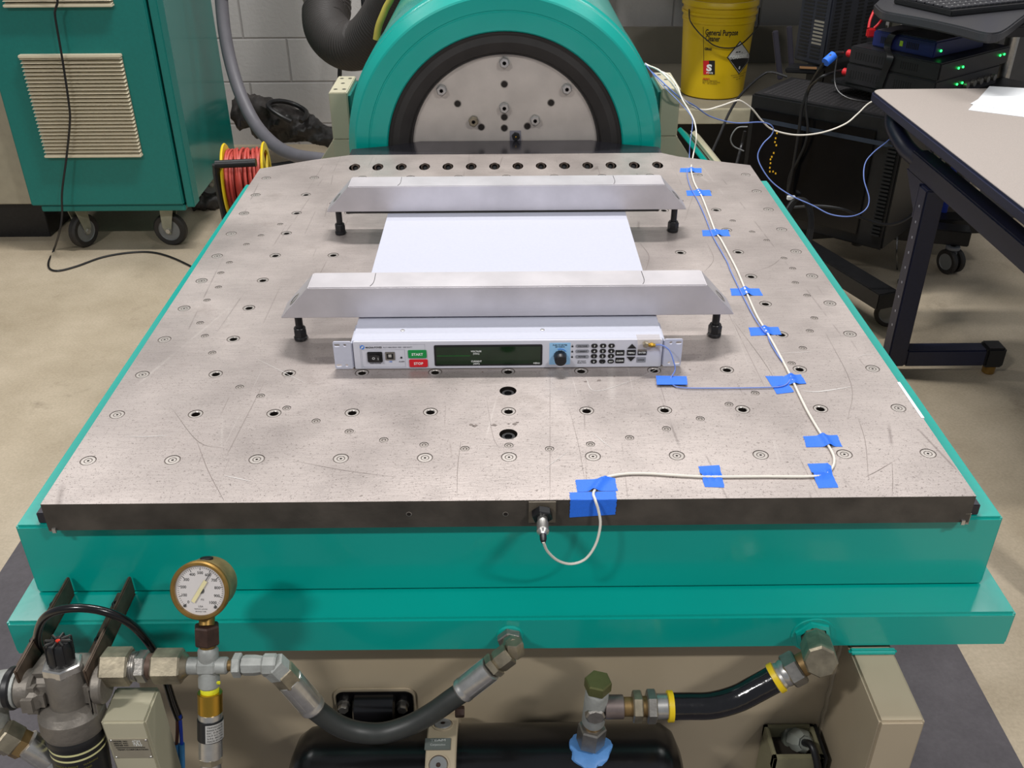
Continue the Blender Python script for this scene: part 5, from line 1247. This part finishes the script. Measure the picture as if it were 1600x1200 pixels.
for i in range(51):
    a = math.radians(228-270*i/50)-rs; r1 = .0252; r0 = r1-(.0034 if i % 5 == 0 else .0016); w_ = .00036 if i % 5 == 0 else .00022
    t_ = Vector((cos(a), sin(a))); n_ = Vector((-sin(a), cos(a)))
    m.raw([dpt(*(t_*r0+n_*w_), 0), dpt(*(t_*r1+n_*w_), 0), dpt(*(t_*r1-n_*w_), 0), dpt(*(t_*r0-n_*w_), 0)], [(0, 1, 2, 3)], INK)
for i in range(11):
    a = math.radians(228-27*i)-rs; q = Vector((cos(a), sin(a)))*.0190
    m.text(str(i*100), (lambda x, y, z, q=q: dpt(q.x+x, q.y-.0014+y, 0)), .0044, INK, 'CENTER', bold=.015)
m.text('PSI', lambda x, y, z: dpt(x+.002, y-.0115, 0), .0030, INK, 'CENTER'); m.text('USA', lambda x, y, z: dpt(x, y-.0190, 0), .0030, INK, 'CENTER'); m.text('TRIPLEX GAUGE', lambda x, y, z: dpt(x, y-.0215, 0), .0020, INK, 'CENTER')
m.text('BRONZE TUBE', lambda x, y, z: dpt(x, y-.0242, 0), .0018, INK, 'CENTER')
m.build('dial_markings', dl, recalc=False)
pdv = Vector((cos(math.radians(58)), sin(math.radians(58)))); pnv = Vector((-pdv.y, pdv.x))
m = MB()
def strip(r0, r1, w_, z, mt): m.raw([dpt(*(pdv*a+pnv*b), zz) for zz in (z, z+.0006) for a, b in ((r0, -w_), (r1, -w_), (r1, w_), (r0, w_))], [(0, 1, 2, 3), (4, 5, 6, 7), (0, 1, 5, 4), (1, 2, 6, 5), (2, 3, 7, 6), (3, 0, 4, 7)], mt)
strip(-.015, .0125, .0021, .0012, mat('pale_yellow', (224, 212, 160), .5)); strip(.0125, .0235, .0004, .0012, INK); m.build('pointer', pg)
m = MB(); m.lathe([(.0034, 0), (.0030, .0012), (0, .0012)], dpt(.001, -.0005, 0), gn, INK, 16); m.build('hub', pg)
for a in (225, -48):
    m = MB(); q = dpt(.0245*cos(math.radians(a)), .0245*sin(math.radians(a)), 0); m.cyl(q, q+gn*.0010, .0016, INK, 12); m.build('dial_screw', dl)
gl = bpy.data.materials.new('gauge_glass'); gl.use_nodes = True; _b = gl.node_tree.nodes['Principled BSDF']; _b.inputs['Alpha'].default_value = .03; _b.inputs['Roughness'].default_value = .06; _b.inputs['Base Color'].default_value = (.9, .9, .85, 1)
m = MB(); m.lathe([(0, .0084), (.0276, .0084), (.0276, .0090), (0, .0090)], gc, gn, gl, 48, False); m.build('glass', pg)
m = MB(); m.lathe([(.0060, .002), (.0070, .0015), (.0070, -.001), (.006, -.0015)], gc-gn*.014+gy*.0288, gy, BLACKM, 20, True); m.build('top_plug', pg)
m = MB(); m.cyl(gc-gn*.013-gy*.024, LP(323, 977), .0085, BRASS, 16); m.build('stem', pg)
m = MB(); m.hex(LP(323, 976), LP(324, 1006), .0125, BROWNI); m.lathe([(.0085, 0), (.0085, .006)], LP(324, 1005), LP(325, 1013)-LP(324, 1005), BRASS, 16); m.build('hex_adapter', pg)

# pressure transducer under the cross
tr = thing('pressure_transducer', tuple(LP(329, 1120)), 'steel and brass pressure transducer with a black label band hanging below the cross fitting', 'pressure transducer')
a = LP(328, 1081); b = LP(330, 1215); dt = (b-a).normalized(); kk = (b-a).length/134
seg_ = lambda y0, y1, r, mt, name, n=28, bev=.0006, par=None: (lambda mm: (mm.cyl(a+dt*kk*(y0-1081), a+dt*kk*(y1-1081), r, mt, n, bev=bev), mm.build(name, par or tr)))(MB())[1]
seg_(1081, 1112, .0136, BRASSB, 'brass_collar'); seg_(1112, 1182, .0130, STEEL, 'steel_body')
bd_ = seg_(1121, 1153, .0142, BLACKP, 'label_band')
m = MB(); n_ = 8; c_ = a+dt*kk*(1138-1081); e1 = X1; e2 = dt.cross(X1); e2 = e2 if e2.y < 0 else -e2; V = []
for i in range(n_+1):
    th = math.radians(95-105*i/n_)
    for s_ in (-1, 1): V.append(c_+(e1*cos(th)+e2*sin(th))*.01435+dt*(.0105*s_))
m.raw(V, [(2*i, 2*i+1, 2*i+3, 2*i+2) for i in range(n_)], mat('silver_label', (186, 184, 180), .4, metal=.3))
lb = m.build('label', bd_)
m = MB()
for i, st in enumerate(('TRANSDUCER', 'RANGE 0-1000 PSI', 'EXC 10-30 VDC', 'OUT 0-5 VDC', 'S/N 40158', 'MADE IN USA')):
    m.text(st, (lambda x, y, z, i=i: c_+(e1*cos(math.radians(88)-x/.0146)+e2*sin(math.radians(88)-x/.0146))*.01460+dt*(-.0070+.0032*i-y)), .0028, INK, width=.019)
m.build('lettering', lb, recalc=False)
seg_(1180, 1190, .0142, OLDST, 'hex_nut', 6); seg_(1189, 1216, .0112, STEEL, 'threaded_end')

# hose from the cross to the middle port
hs = thing('hydraulic_hose', tuple(on_y(600, 1140, -.19)), 'black hydraulic hose sagging between the cross fitting and middle port of the teal base', 'hydraulic hose')
m = MB(); m.cyl(AX(356), AX(366), .0062, THR, 16); m.build('thread', hs)
m = MB(); m.hex(AX(365), AX(378), .0116, GALV); m.build('hex_nut', hs)
m = MB(); m.lathe([(.0098, 0), (.0112, .003), (.0112, .014), (.0096, .024), (.0102, .026), (.0102, .030)], AX(379), X1, GALV, 8); m.build('swivel_body', hs)
e_ = AX(424); c1_ = on_y(447, 1062, -.198); m = MB(); m.lathe([(.0108, 0), (.0125, .002), (.0125, .014), (.011, .016)], AX(411), X1, GALV, 8); m.hex(on_y(424, 1036, -.199), on_y(441, 1052, -.199), .0128, GALV); m.build('elbow', hs)
m = MB(); m.hex(on_y(438, 1047, -.199), on_y(455, 1066, -.199), .0128, OLDST); m.build('swivel_nut', hs)
def collar(p, q, r, mt, par, name='crimp_collar'):
    m = MB(); L = (q-p).length; m.lathe([(r*.86, 0), (r, .0012), (r, L*.80), (r*.985, L*.82), (r*1.02, L*.86), (r*1.02, L*.95), (r*.90, L)], p, q-p, mt, 24)
    d_ = (q-p).normalized(); u = d_.orthogonal().normalized(); w_ = d_.cross(u)
    for i in range(8):
        th = 2*PI*i/8; c_ = p+(u*cos(th)+w_*sin(th))*r; m.box((.003, -.0007, -.0002), (L*.78, .0007, .0009), mt, 0, frame(c_, d_, -u*sin(th)+w_*cos(th)))
    return m.build(name, par)
HOSE = mat('hose_rubber', (46, 48, 46), .45, var=.12, vs=60)
collar(on_y(451, 1061, -.198), on_y(491, 1107, -.198), .0148, STEEL, hs)
hp = [on_y(485, 1100, -.198), on_y(500, 1114, -.198), on_y(530, 1134, -.198), on_y(562, 1144, -.196), on_y(600, 1145, -.194), on_y(640, 1133, -.191), on_y(675, 1114, -.188), on_y(705, 1093, -.185), on_y(728, 1077, -.182)]
m = MB(); m.tube(hp, .0122, HOSE, 24, 8); m.build('hose', hs)
collar(on_y(767, 1044, -.176), on_y(720, 1081, -.182), .0146, STEEL, hs)
m = MB(); m.hex(on_y(768, 1043, -.176), on_y(776, 1036, -.174), .0128, OLDST); m.build('hex_nut', hs)
m = MB(); m.lathe([(.010, 0), (.0125, .004), (.0135, .006), (.0135, .020), (.011, .022)], on_y(774, 1038, -.174), on_y(800, 1018, -.168)-on_y(774, 1038, -.174), OLDST, 6); m.build('swivel_nut', hs)
pf = thing('port_elbow', tuple(on_y(798, 990, -.13)), 'hex elbow fitting screwed into the middle port of the teal flange', 'pipe fitting')
pc_ = on_y(797, 994, -.1205)
m = MB(); m.lathe([(.0165, .0), (.0155, .0025), (.0130, .003), (.0130, 0)], Vector((pc_.x, -.1200, pc_.z)), (0, -1, 0), TEAL, 32, True); m.build('painted_washer', pf)
m = MB(); m.hex(Vector((pc_.x, -.122, pc_.z)), Vector((pc_.x, -.132, pc_.z)), .0135, DSTEEL); m.build('hex_nut', pf)
m = MB(); q0_ = Vector((pc_.x, -.131, pc_.z)); q1_ = on_y(803, 1010, -.166); m.lathe([(.0095, 0), (.0105, .004), (.0105, (q1_-q0_).length-.004), (.0085, (q1_-q0_).length)], q0_, q1_-q0_, OLDST, 8)
q2_ = on_y(803, 1021, -.167); m.hex(q1_+Vector((0, .002, .006)), q2_+Vector((.002, 0, -.002)), .0095, OLDST); m.build('elbow_body', pf)

# ---------------- oil filter
fl_ = math.radians(11); FUP = Vector((0, sin(fl_), cos(fl_))); FFW = Vector((0, -cos(fl_), sin(fl_)))
F0 = on_y(107, 1060, -.210); LF_ = lambda px, py: on_pl(px, py, F0, FFW)
def fh(py): return (LF_(107, py)-F0).dot(FUP)
TFm = frame(F0, X1, -FFW)   # local x right, y back, z up
fil = thing('oil_filter', tuple(F0), 'cast metal oil filter head with black knob and black bowl at the lower left', 'oil filter')
xl = px_x(30)-F0.x; xr = px_x(166)-F0.x
m = MB(); m.box((xl+.004, -.012, -.034), (xr, .045, .008), CASTAL, .010, TFm, 3)
m.box((xl+.004, -.026, -.034), (-.022, .0, .000), CASTAL, .009, TFm, 3); m.box((.026, -.020, -.040), (xr-.006, .01, .002), CASTAL, .006, TFm, 3)
m.lathe([(.019, .018), (.0202, .014), (.0202, -.020), (.0200, -.026), (.030, -.029), (.0345, -.036), (.0345, -.054), (.0320, -.060), (.030, -.061)], F0+FFW*.006, FUP, CASTAL, 48)
m.cyl(F0+X1*xl+FUP*-.012, F0+X1*(xl+.02)+FUP*-.012, .021, CASTAL, 28, bev=.003); m.cyl(F0+X1*(xr-.01)+FUP*(-.008), F0+X1*(xr+.002)+FUP*(-.008), .021, CASTAL, 28, bev=.002)
m.build('filter_head', fil)
m = MB(); m.hex(F0+FFW*.006+FUP*.016, F0+FFW*.006+FUP*.026, .0185, STEEL); m.build('hex_collar', fil)
m = MB(); c_ = F0+FFW*.006
m.lathe([(.0135, .025), (.0138, .030), (.0138, .044), (.0132, .049), (.0118, .052), (0, .0525)], c_, FUP, BLACKP, 32)
for i in range(8):
    th = 2*PI*i/8; u = X1*cos(th)+(-FFW)*sin(th); m.box((0, -.0009, .030), (.0016, .0009, .0535), BLACKP, .0003, frame(c_+u*.0132, u, FUP.cross(u)))
    m.box((.004, -.0006, .0525), (.0135, .0006, .0545), mat('worn_black', (70, 68, 66), .5), 0, frame(c_, u, FUP.cross(u)))
kn = m.build('knob', fil)
m = MB(); m.cyl(c_+FUP*.0525, c_+FUP*.0538, .0024, mat('red_dot', (220, 60, 40), .5), 14); m.build('red_button', kn)
m = MB(); cb_ = c_; YL = mat('yellow_line', (210, 206, 150), .5)
m.lathe([(.0300, -.059), (.0315, -.062), (.0315, -.070), (.0305, -.072), (.0300, -.0740), (.0300, -.0765), (.0300, -.0820), (.0299, -.0845), (.0290, -.125), (.0265, -.20), (.024, -.215), (0, -.218)], cb_, FUP, BLACKP, 48, False, [None, None, None, None, YL, None, YL, None, None, None, None]); bw = m.build('filter_bowl', fil)
m = MB()
for i, (th0, st) in enumerate(((-2.2, 'CHANGE ELEMENT'), (-2.2, 'TORQUE 30 FT LB'), (-1.05, 'WARNING'), (-1.05, 'READ'))):
    m.text(st, (lambda x, y, z, i=i, th0=th0: cb_+(X1*cos(th0+x/.0297)+FFW*-sin(th0+x/.0297))*.0299+FUP*(-.0915-.005*(i % 2)+y)), .0034, mat('dim_yellow_ink', (150, 146, 60), .5))
m.build('lettering', bw, recalc=False)
# left elbow and lower left hose
le = thing('grey_elbow', tuple(on_y(10, 1050, PY0)), 'rough grey pipe elbow leaving the left side of the oil filter', 'pipe fitting')
ce = F0+X1*xl+FUP*-.012
m = MB(); m.tube([ce+X1*.001, ce-X1*.010, ce+Vector((-.026, 0, -.004)), ce+Vector((-.038, -.004, -.020)), ce+Vector((-.040, -.008, -.046))], lambda t: .0215-.003*t, GALV, 24, 8); m.build('elbow_body', le)
m = MB(); m.lathe([(.0215, 0), (.0235, .002), (.0235, .007), (.0215, .009)], ce-X1*.011, X1, BLACKP, 28); m.build('seal_ring', le)
m = MB(); m.hex(ce+Vector((-.040, -.008, -.044)), ce+Vector((-.040, -.012, -.064)), .0165, THR); m.build('hex_nut', le)
m = MB(); m.tube([ce+Vector((-.040, -.012, -.062)), ce+Vector((-.040, -.014, -.075)), on_y(2, 1147, -.235)], .0135, OLDST, 20, 6); m.build('pipe', le)
h2_ = thing('hydraulic_hose', tuple(on_y(60, 1180, -.235)), 'hydraulic hose with a shiny collar leaving the bottom left corner of the photo', 'hydraulic hose')
m = MB(); m.hex(on_y(0, 1146, -.235), on_y(26, 1160, -.235), .0160, OLDST); m.build('hex_nut', h2_)
m = MB(); m.hex(on_y(25, 1159, -.235), on_y(40, 1166, -.235), .0145, THR); m.build('swivel_nut', h2_)
collar(on_y(40, 1160, -.235), on_y(86, 1190, -.235), .0155, STEEL, h2_)
m = MB(); m.tube([on_y(80, 1187, -.235), on_y(110, 1203, -.236), on_y(150, 1222, -.24), on_y(200, 1260, -.25), on_y(215, 1330, -.26)], .0130, HOSE, 20, 8); m.build('hose', h2_)

# mounting brackets to the flange
RUST = mat('rusty_bracket', (84, 70, 58), .5, metal=.4, var=.35, vs=60)
for x_, lab in ((-.541, 'left rusty angle bracket from the teal flange to the oil filter'), (-.467, 'right rusty angle bracket from the teal flange to the oil filter')):
    br = thing('angle_bracket', (x_, -.14, -.14), lab, 'bracket', 'filter brackets')
    m = MB(); m.box((x_-.012, -.222, -.1478), (x_+.010, -.074, -.1440), RUST, .001); m.box((x_+.0065, -.222, -.1440), (x_+.0105, -.074, -.118), RUST, .0012); m.build('angle_bar', br)
    for yy in (-.205, -.155, -.098):
        m = MB(); m.lathe([(.0062, 0), (.0062, .005), (.0048, .0062), (.003, .0062), (.0028, .003), (0, .003)], (x_-.003, yy, -.1440), (0, 0, 1), DSTEEL if yy < -.2 else BLACKM, 16, False); m.build('bolt', br)
# looping black cable
cl_ = [on_y(72, 1030, -.165), on_y(61, 1010, -.170), on_y(59, 990, -.176), on_y(68, 967, -.184), on_y(90, 954, -.190), on_y(125, 950, -.192), on_y(165, 956, -.190), on_y(200, 972, -.185), on_y(225, 995, -.178), on_y(243, 1022, -.168), on_y(254, 1048, -.160), on_y(263, 1075, -.165), on_y(271, 1100, -.170), on_y(280, 1123, -.175)]
ck = thing('control_cable', tuple(cl_[5]), 'thick black cable arching over the oil filter and ending in brown and blue wires', 'cable')
m = MB(); m.tube(cl_, .0046, GLOSSB, 14, 8); m.build('cable_sheath', ck)
for nm, cc, l in (('brown_wire', (92, 52, 36), ((277, 1118), (277, 1145), (275, 1170))), ('blue_wire', (30, 70, 200), ((281, 1118), (283, 1145), (284, 1170)))):
    m = MB(); m.tube([on_y(x, y, -.176) for x, y in l], .0021, mat(nm, cc, .45), 10, 6); wr = m.build(nm, ck)
    m = MB(); x, y = l[-1]; m.tube([on_y(x, y-8, -.176), on_y(x+.5, y+14, -.177), on_y(x+1, y+32, -.178)], .0034, mat('blue_sleeve', (70, 150, 210), .45), 12, 6); m.build('crimp_sleeve', wr)

# beige junction box with nameplate
BY = -.238
a = on_y(156, 1129, BY); b = on_y(227, 1129, BY); bb = on_z(212, 1072, a.z)
jb = thing('junction_box', ((a.x+b.x)/2, -.2, FLOOR), 'beige metal box with a riveted nameplate standing beside the oil filter bowl', 'junction box')
m = MB(); m.box((a.x, BY, FLOOR+.004), (b.x, bb.y, a.z), PUTTY, .0025); bxo = m.build('box_body', jb)
n0 = on_y(167, 1155, BY-.0008); n1 = on_y(238, 1184, BY-.0008); nx0 = a.x+.004; nx1 = b.x-.003; nz0, nz1 = n1.z, n0.z
m = MB(); m.box((nx0, BY-.0010, nz0), (nx1, BY+.0005, nz1), mat('plate_beige', (158, 150, 132), .4, metal=.25), .0004); npl = m.build('nameplate', jb)
m = MB()
for i, (l_, r_) in enumerate((('MODEL NO.', '4730'), ('SERIAL NO.', '221'), ('ORDER NO.', '1530'))):
    z_ = nz1-.0045-.0034*i
    m.text(l_, planar((nx0+.004, BY-.0013, z_), X1, (0, 0, 1)), .0028, INK, width=.016); m.text(r_, planar((nx0+.025, BY-.0013, z_), X1, (0, 0, 1)), .0036, WINK, width=.009)
m.box((nx0+.005, BY-.0014, nz1-.0144), (nx1-.005, BY-.0009, nz1-.0136), INK); m.text('TEAM CORPORATION', planar((nx0+.006, BY-.0013, nz1-.0185), X1, (0, 0, 1)), .0032, INK, width=.034)
m.build('lettering', npl)
for x_, z_ in ((nx0+.002, nz1-.002), (nx1-.002, nz1-.002), (nx0+.002, nz0+.002), (nx1-.002, nz0+.002)):
    m = MB(); m.lathe([(.0014, 0), (.0010, .0008), (0, .001)], (x_, BY-.001, z_), (0, -1, 0), STEEL, 12); m.build('rivet', npl)

# ---------------- black accumulator cylinder with clamp
CYY, CYR = -.180, .075; CYZ = -.302-CYR
xa = on_y(427, 1165, -.215).x; xb = on_y(1085, 1165, -.215).x
ac = thing('accumulator', ((xa+xb)/2, CYY, CYZ-CYR), 'long glossy black cylinder lying below the hoses in front of the beige pedestal', 'pressure cylinder')
Lc = xb-xa
m = MB(); m.lathe([(0, 0), (.045, .002), (.064, .010), (.0725, .022), (.075, .036), (.075, Lc-.036), (.0725, Lc-.022), (.064, Lc-.010), (.045, Lc-.002), (0, Lc)], (xa, CYY, CYZ), X1, GLOSSB, 64, False); m.build('cylinder_body', ac)
def cyl_hit(px, py, R_):
    d = ray(px, py); dy, dz = d.y, d.z; oy, oz = CAM.y-CYY, CAM.z-CYZ
    A = dy*dy+dz*dz; B = 2*(oy*dy+oz*dz); Cq = oy*oy+oz*oz-R_*R_; t = (-B-math.sqrt(max(0, B*B-4*A*Cq)))/(2*A); p = CAM+d*t
    return p, Vector((0, p.y-CYY, p.z-CYZ)).normalized()
pk, _ = cyl_hit(667, 1150, .086); pk2, _ = cyl_hit(714, 1150, .086); kx0, kx1 = pk.x, pk2.x
cp_ = thing('cylinder_clamp', ((kx0+kx1)/2, CYY, CYZ-.09), 'beige clamp band with two round screws wrapped around the black cylinder', 'clamp')
m = MB(); m.lathe([(.0755, kx0), (.0850, kx0), (.0865, kx0+.0015), (.0865, kx1-.0015), (.0850, kx1), (.0755, kx1), (.0755, kx0)], (0, CYY, CYZ), X1, BEIGE, 64, False)
m.box((kx0+.002, CYY-.02, FLOOR+.004), (kx1-.002, CYY+.08, CYZ-.076), BEIGE, .003); cb2 = m.build('band', cp_)
for px, py in ((692, 1132), (685, 1196)):
    p, n = cyl_hit(px, py, .0865); m = MB(); m.lathe([(.0135, -.001), (.0135, .0008), (.0118, .0010), (.0112, -.0004), (.0105, .0012), (.0100, .0022), (.0028, .0022), (.0025, .0008), (0, .0008)], p, n, BEIGE, 28, False, [None, None, RINGD, None, GREYM, GREYM, BROWNI, BROWNI]); m.build('screw', cp_)
p, n = cyl_hit(684, 1163, .0870); tz = X1.cross(n); tz = tz if tz.z > 0 else -tz
Tn = frame(p, X1, tz)
sgn = 1 if (Tn.to_3x3()@Vector((0, 0, 1))).dot(n) > 0 else -1
m = MB(); m.box((-.0155, -.0080, -.0006 if sgn > 0 else -.0014), (.0155, .0080, .0014 if sgn > 0 else .0006), mat('grey_nameplate', (112, 116, 112), .4, metal=.4), .0005, Tn)
o = m.build('nameplate', cp_)
m = MB(); m.text('TEAM', lambda x, y, z: p+X1*(x-.009)+tz*(.003+y)+n*.0018, .0042, WINK, width=.018); m.text('Corporation', lambda x, y, z: p+X1*(x-.009)+tz*(-.003+y)+n*.0018, .0042, WINK, width=.018); m.build('lettering', o, recalc=False)
q = on_y(716, 1112, CYY+.012); m = MB(); m.hex(Vector((kx1-.001, q.y, q.z)), Vector((kx1+.010, q.y, q.z)), .006, BROWNI); m.build('side_bolt', cp_)

# tee with cap + blue sealant
tb0 = Vector((on_y(922, 1160, CYY).x, CYY, CYZ+CYR+.0012)); tpy = lambda px, py: on_y(px, py, CYY)
m = MB(); kk = m.mi(mat('blue_sealant', (84, 136, 196), .5, var=.1, vs=60, bump=.3, bs=120)); rnd = random.Random(4); V = []; n_ = 36
lv = [(.0, .0030), (.014, .0032), (.021, .0036), (.0245, .0026), (.0262, .0004)]
for (r, h) in lv:
    for i in range(n_):
        th = 2*PI*i/n_; rr = r*(1+.06*sin(3*th+1)+.04*sin(7*th)+(.05*rnd.uniform(-1, 1) if r > .02 else 0)); x_ = rr*cos(th); s_ = rr*sin(th)-.004; an = s_/(CYR)
        V.append((tb0.x+x_, CYY+(CYR+h)*sin(an), CYZ+(CYR+h)*cos(an)))
m.raw(V, [(j*n_+i, j*n_+(i+1) % n_, (j+1)*n_+(i+1) % n_, (j+1)*n_+i) for j in range(len(lv)-1) for i in range(n_)], MATS['blue_sealant']); tag(m.build('sealant_ring'), 'smeared blue sealant ring under the steel tee on the black cylinder', 'sealant')
te = thing('tee_fitting', tuple(tb0), 'steel tee fitting with a green hex cap standing on the black cylinder', 'pipe fitting')
ta = tpy(926, 1134); tbp = tpy(933, 1082); tcp = tpy(935, 1062)
m = MB(); m.hex(tb0+Vector((0, 0, .004)), ta, .0150, DSTEEL); m.build('hex_base', te)
m = MB(); m.cyl(ta, ta.lerp(tbp, .12), .0100, THR, 20); m.lathe([(.0125, 0), (.0138, .003), (.0138, (tbp-ta).length-.005), (.0130, (tbp-ta).length-.002), (.0112, (tbp-ta).length)], ta.lerp(tbp, .1), (tbp-ta), GALV, 28)
mid = tpy(929, 1106); m.cyl(mid+Vector((0, .012, 0)), mid+Vector((0, -.0150, 0)), .0120, DSTEEL, 8, bev=.002); m.build('tee_body', te)
m = MB(); m.cyl(tbp-(tbp-ta)*.02, tbp.lerp(tcp, .3), .0105, WHITEC, 20); m.build('white_thread_seal', te)
m = MB(); m.hex(tbp.lerp(tcp, .25), tcp, .0138, mat('green_brass_cap', (96, 98, 60), .45, metal=.5, var=.2)); m.build('hex_cap', te)
HY = lambda px: Vector((tpy(px, 1104).x, CYY, tpy(1000, 1104).z))
r2_ = thing('hydraulic_hose', tuple(HY(1100)), 'shiny black sleeved hose with yellow end bands running up to the right port', 'hydraulic hose')
for x0, x1, r, mt, nm, hx_ in ((945, 974, .0140, mat('rusty_steel', (122, 110, 106), .4, metal=.6, var=.25), 'coupling', 0), (973, 989, .0112, THR, 'thread', 0), (988, 1003, .0162, OLDST, 'hex_nut', 1), (1002, 1011, .0120, THR, 'thread', 0), (1010, 1025, .0172, DSTEEL, 'hex_nut', 1), (1024, 1043, .0150, STEEL, 'ferrule', 0)):
    m = MB(); (m.hex if hx_ else m.cyl)(HY(x0), HY(x1), r, mt, **({} if hx_ else dict(bev=.0008))); m.build(nm, r2_)
def yring(c_, d_, r): m = MB(); m.lathe([(r*.82, -.0035), (r, -.003), (r, .003), (r*.82, .0035)], c_, d_, YEL, 32); m.build('yellow_band', r2_)
yring(HY(1047), X1, .0182)
sp_ = [HY(1048), HY(1075), on_y(1112, 1102, -.180), on_y(1150, 1092, -.178), on_y(1182, 1076, -.175), on_y(1208, 1062, -.172)]
m = MB(); m.tube(sp_, .0158, mat('shiny_sleeve', (16, 15, 18), .16, var=.2, vs=60, bump=.3, bs=90, coat=.4), 28, 10); m.build('sleeved_hose', r2_)
d_ = (on_y(1226, 1052, -.170)-on_y(1208, 1062, -.172)).normalized()
yring(on_y(1213, 1059, -.172), d_, .0182)
m = MB(); m.lathe([(.0150, 0), (.0160, .003), (.0150, .006), (.0160, .009), (.0160, .016)], on_y(1215, 1058, -.172), d_, STEEL, 28); m.build('ferrule', r2_)
m = MB(); m.hex(on_y(1230, 1051, -.170), on_y(1250, 1040, -.168), .0178, DSTEEL); m.build('hex_nut', r2_)
m = MB(); m.cyl(on_y(1249, 1041, -.168), on_y(1268, 1031, -.166), .0135, THR, 24); m.build('thread', r2_)
re = thing('port_elbow', tuple(on_y(1275, 1000, -.13)), 'large hex elbow fitting screwed into the right port of the teal flange', 'pipe fitting')
pr_ = on_y(1270, 992, -.1205)
m = MB(); m.lathe([(.0235, 0), (.0225, .004), (.0175, .006), (.0175, 0)], Vector((pr_.x, -.1200, pr_.z)), (0, -1, 0), TEAL, 6); m.lathe([(.0265, 0), (.0260, .0015), (.02, .0015)], Vector((pr_.x, -.1200, pr_.z)), (0, -1, 0), TEAL, 36); m.build('painted_nut', re)
m = MB(); q1_ = on_y(1283, 1036, -.190); q0_ = Vector((pr_.x+.001, -.124, pr_.z)); Lq = (q1_-q0_).length; m.lathe([(.0150, 0), (.0150, .010), (.0140, .012), (.0150, .014), (.0178, .020), (.0192, .028), (.0192, Lq-.003), (.0170, Lq)], q0_, q1_-q0_, OLDST, 8); m.build('elbow_body', re)
# cable gland box, right
gz = on_y(1195, 1131, -.0935).z; gf = on_z(1212, 1186, gz); gx0 = on_z(1193, 1131, gz).x; gx1 = on_z(1271, 1133, gz).x
gb = thing('gland_box', ((gx0+gx1)/2, -.12, FLOOR), 'small olive beige box with a plastic cable gland at the bottom right of the pedestal', 'junction box')
OLV = mat('olive_beige', (128, 124, 98), .45, var=.08)
m = MB(); m.box((gx0, gf.y, FLOOR+.004), (gx1, -.0935, gz-.020), OLV, .002)
for lo_, hi_ in (((gx0, gf.y, gz-.021), (gx0+.006, -.0935, gz)), ((gx1-.006, gf.y, gz-.021), (gx1, -.0935, gz)), ((gx0, gf.y, gz-.021), (gx1, gf.y+.008, gz)), ((gx0, -.0995, gz-.021), (gx1, -.0935, gz))): m.box(lo_, hi_, OLV, .001)
m.build('box_body', gb)
m = MB(); m.box((gx0+.0065, gf.y+.0085, gz-.0205), (gx1-.0065, -.100, gz-.0190), mat('dark_gasket', (40, 34, 26), .7), 0); m.box((gx1+.0003, gf.y-.002, gz-.10), (gx1+.004, -.095, gz+.002), BLACKP, .001); m.build('gasket', gb)
ga = on_z(1240, 1152, gz-.018); gd = Vector((.12, -.55, .45)).normalized()
m = MB(); m.lathe([(.0180, 0), (.0180, .006), (.0165, .008)], ga, gd, mat('clear_grey_plastic', (104, 108, 98), .25, var=.2), 28)
m.lathe([(.0140, .008), (.0155, .010), (.0155, .026), (.0120, .032), (.0100, .034), (.0085, .031), (0, .031)], ga, gd, mat('grey_plastic_gland', (134, 138, 130), .35, var=.1), 8); m.build('cable_gland', gb)
m = MB(); e_ = ga+gd*.031; m.tube([e_, e_+gd*.02, e_+gd*.035+Vector((.004, -.004, -.03)), e_+gd*.04+Vector((.008, -.006, -.08))], .0048, BLACKP, 14, 8); m.build('black_cable', gb)
m = MB(); m.box((gx0+.008, gf.y-.0008, gz-.055), (gx1-.010, gf.y+.0002, gz-.028), mat('violet_label', (96, 98, 130), .5), .0003); m.build('label', gb)
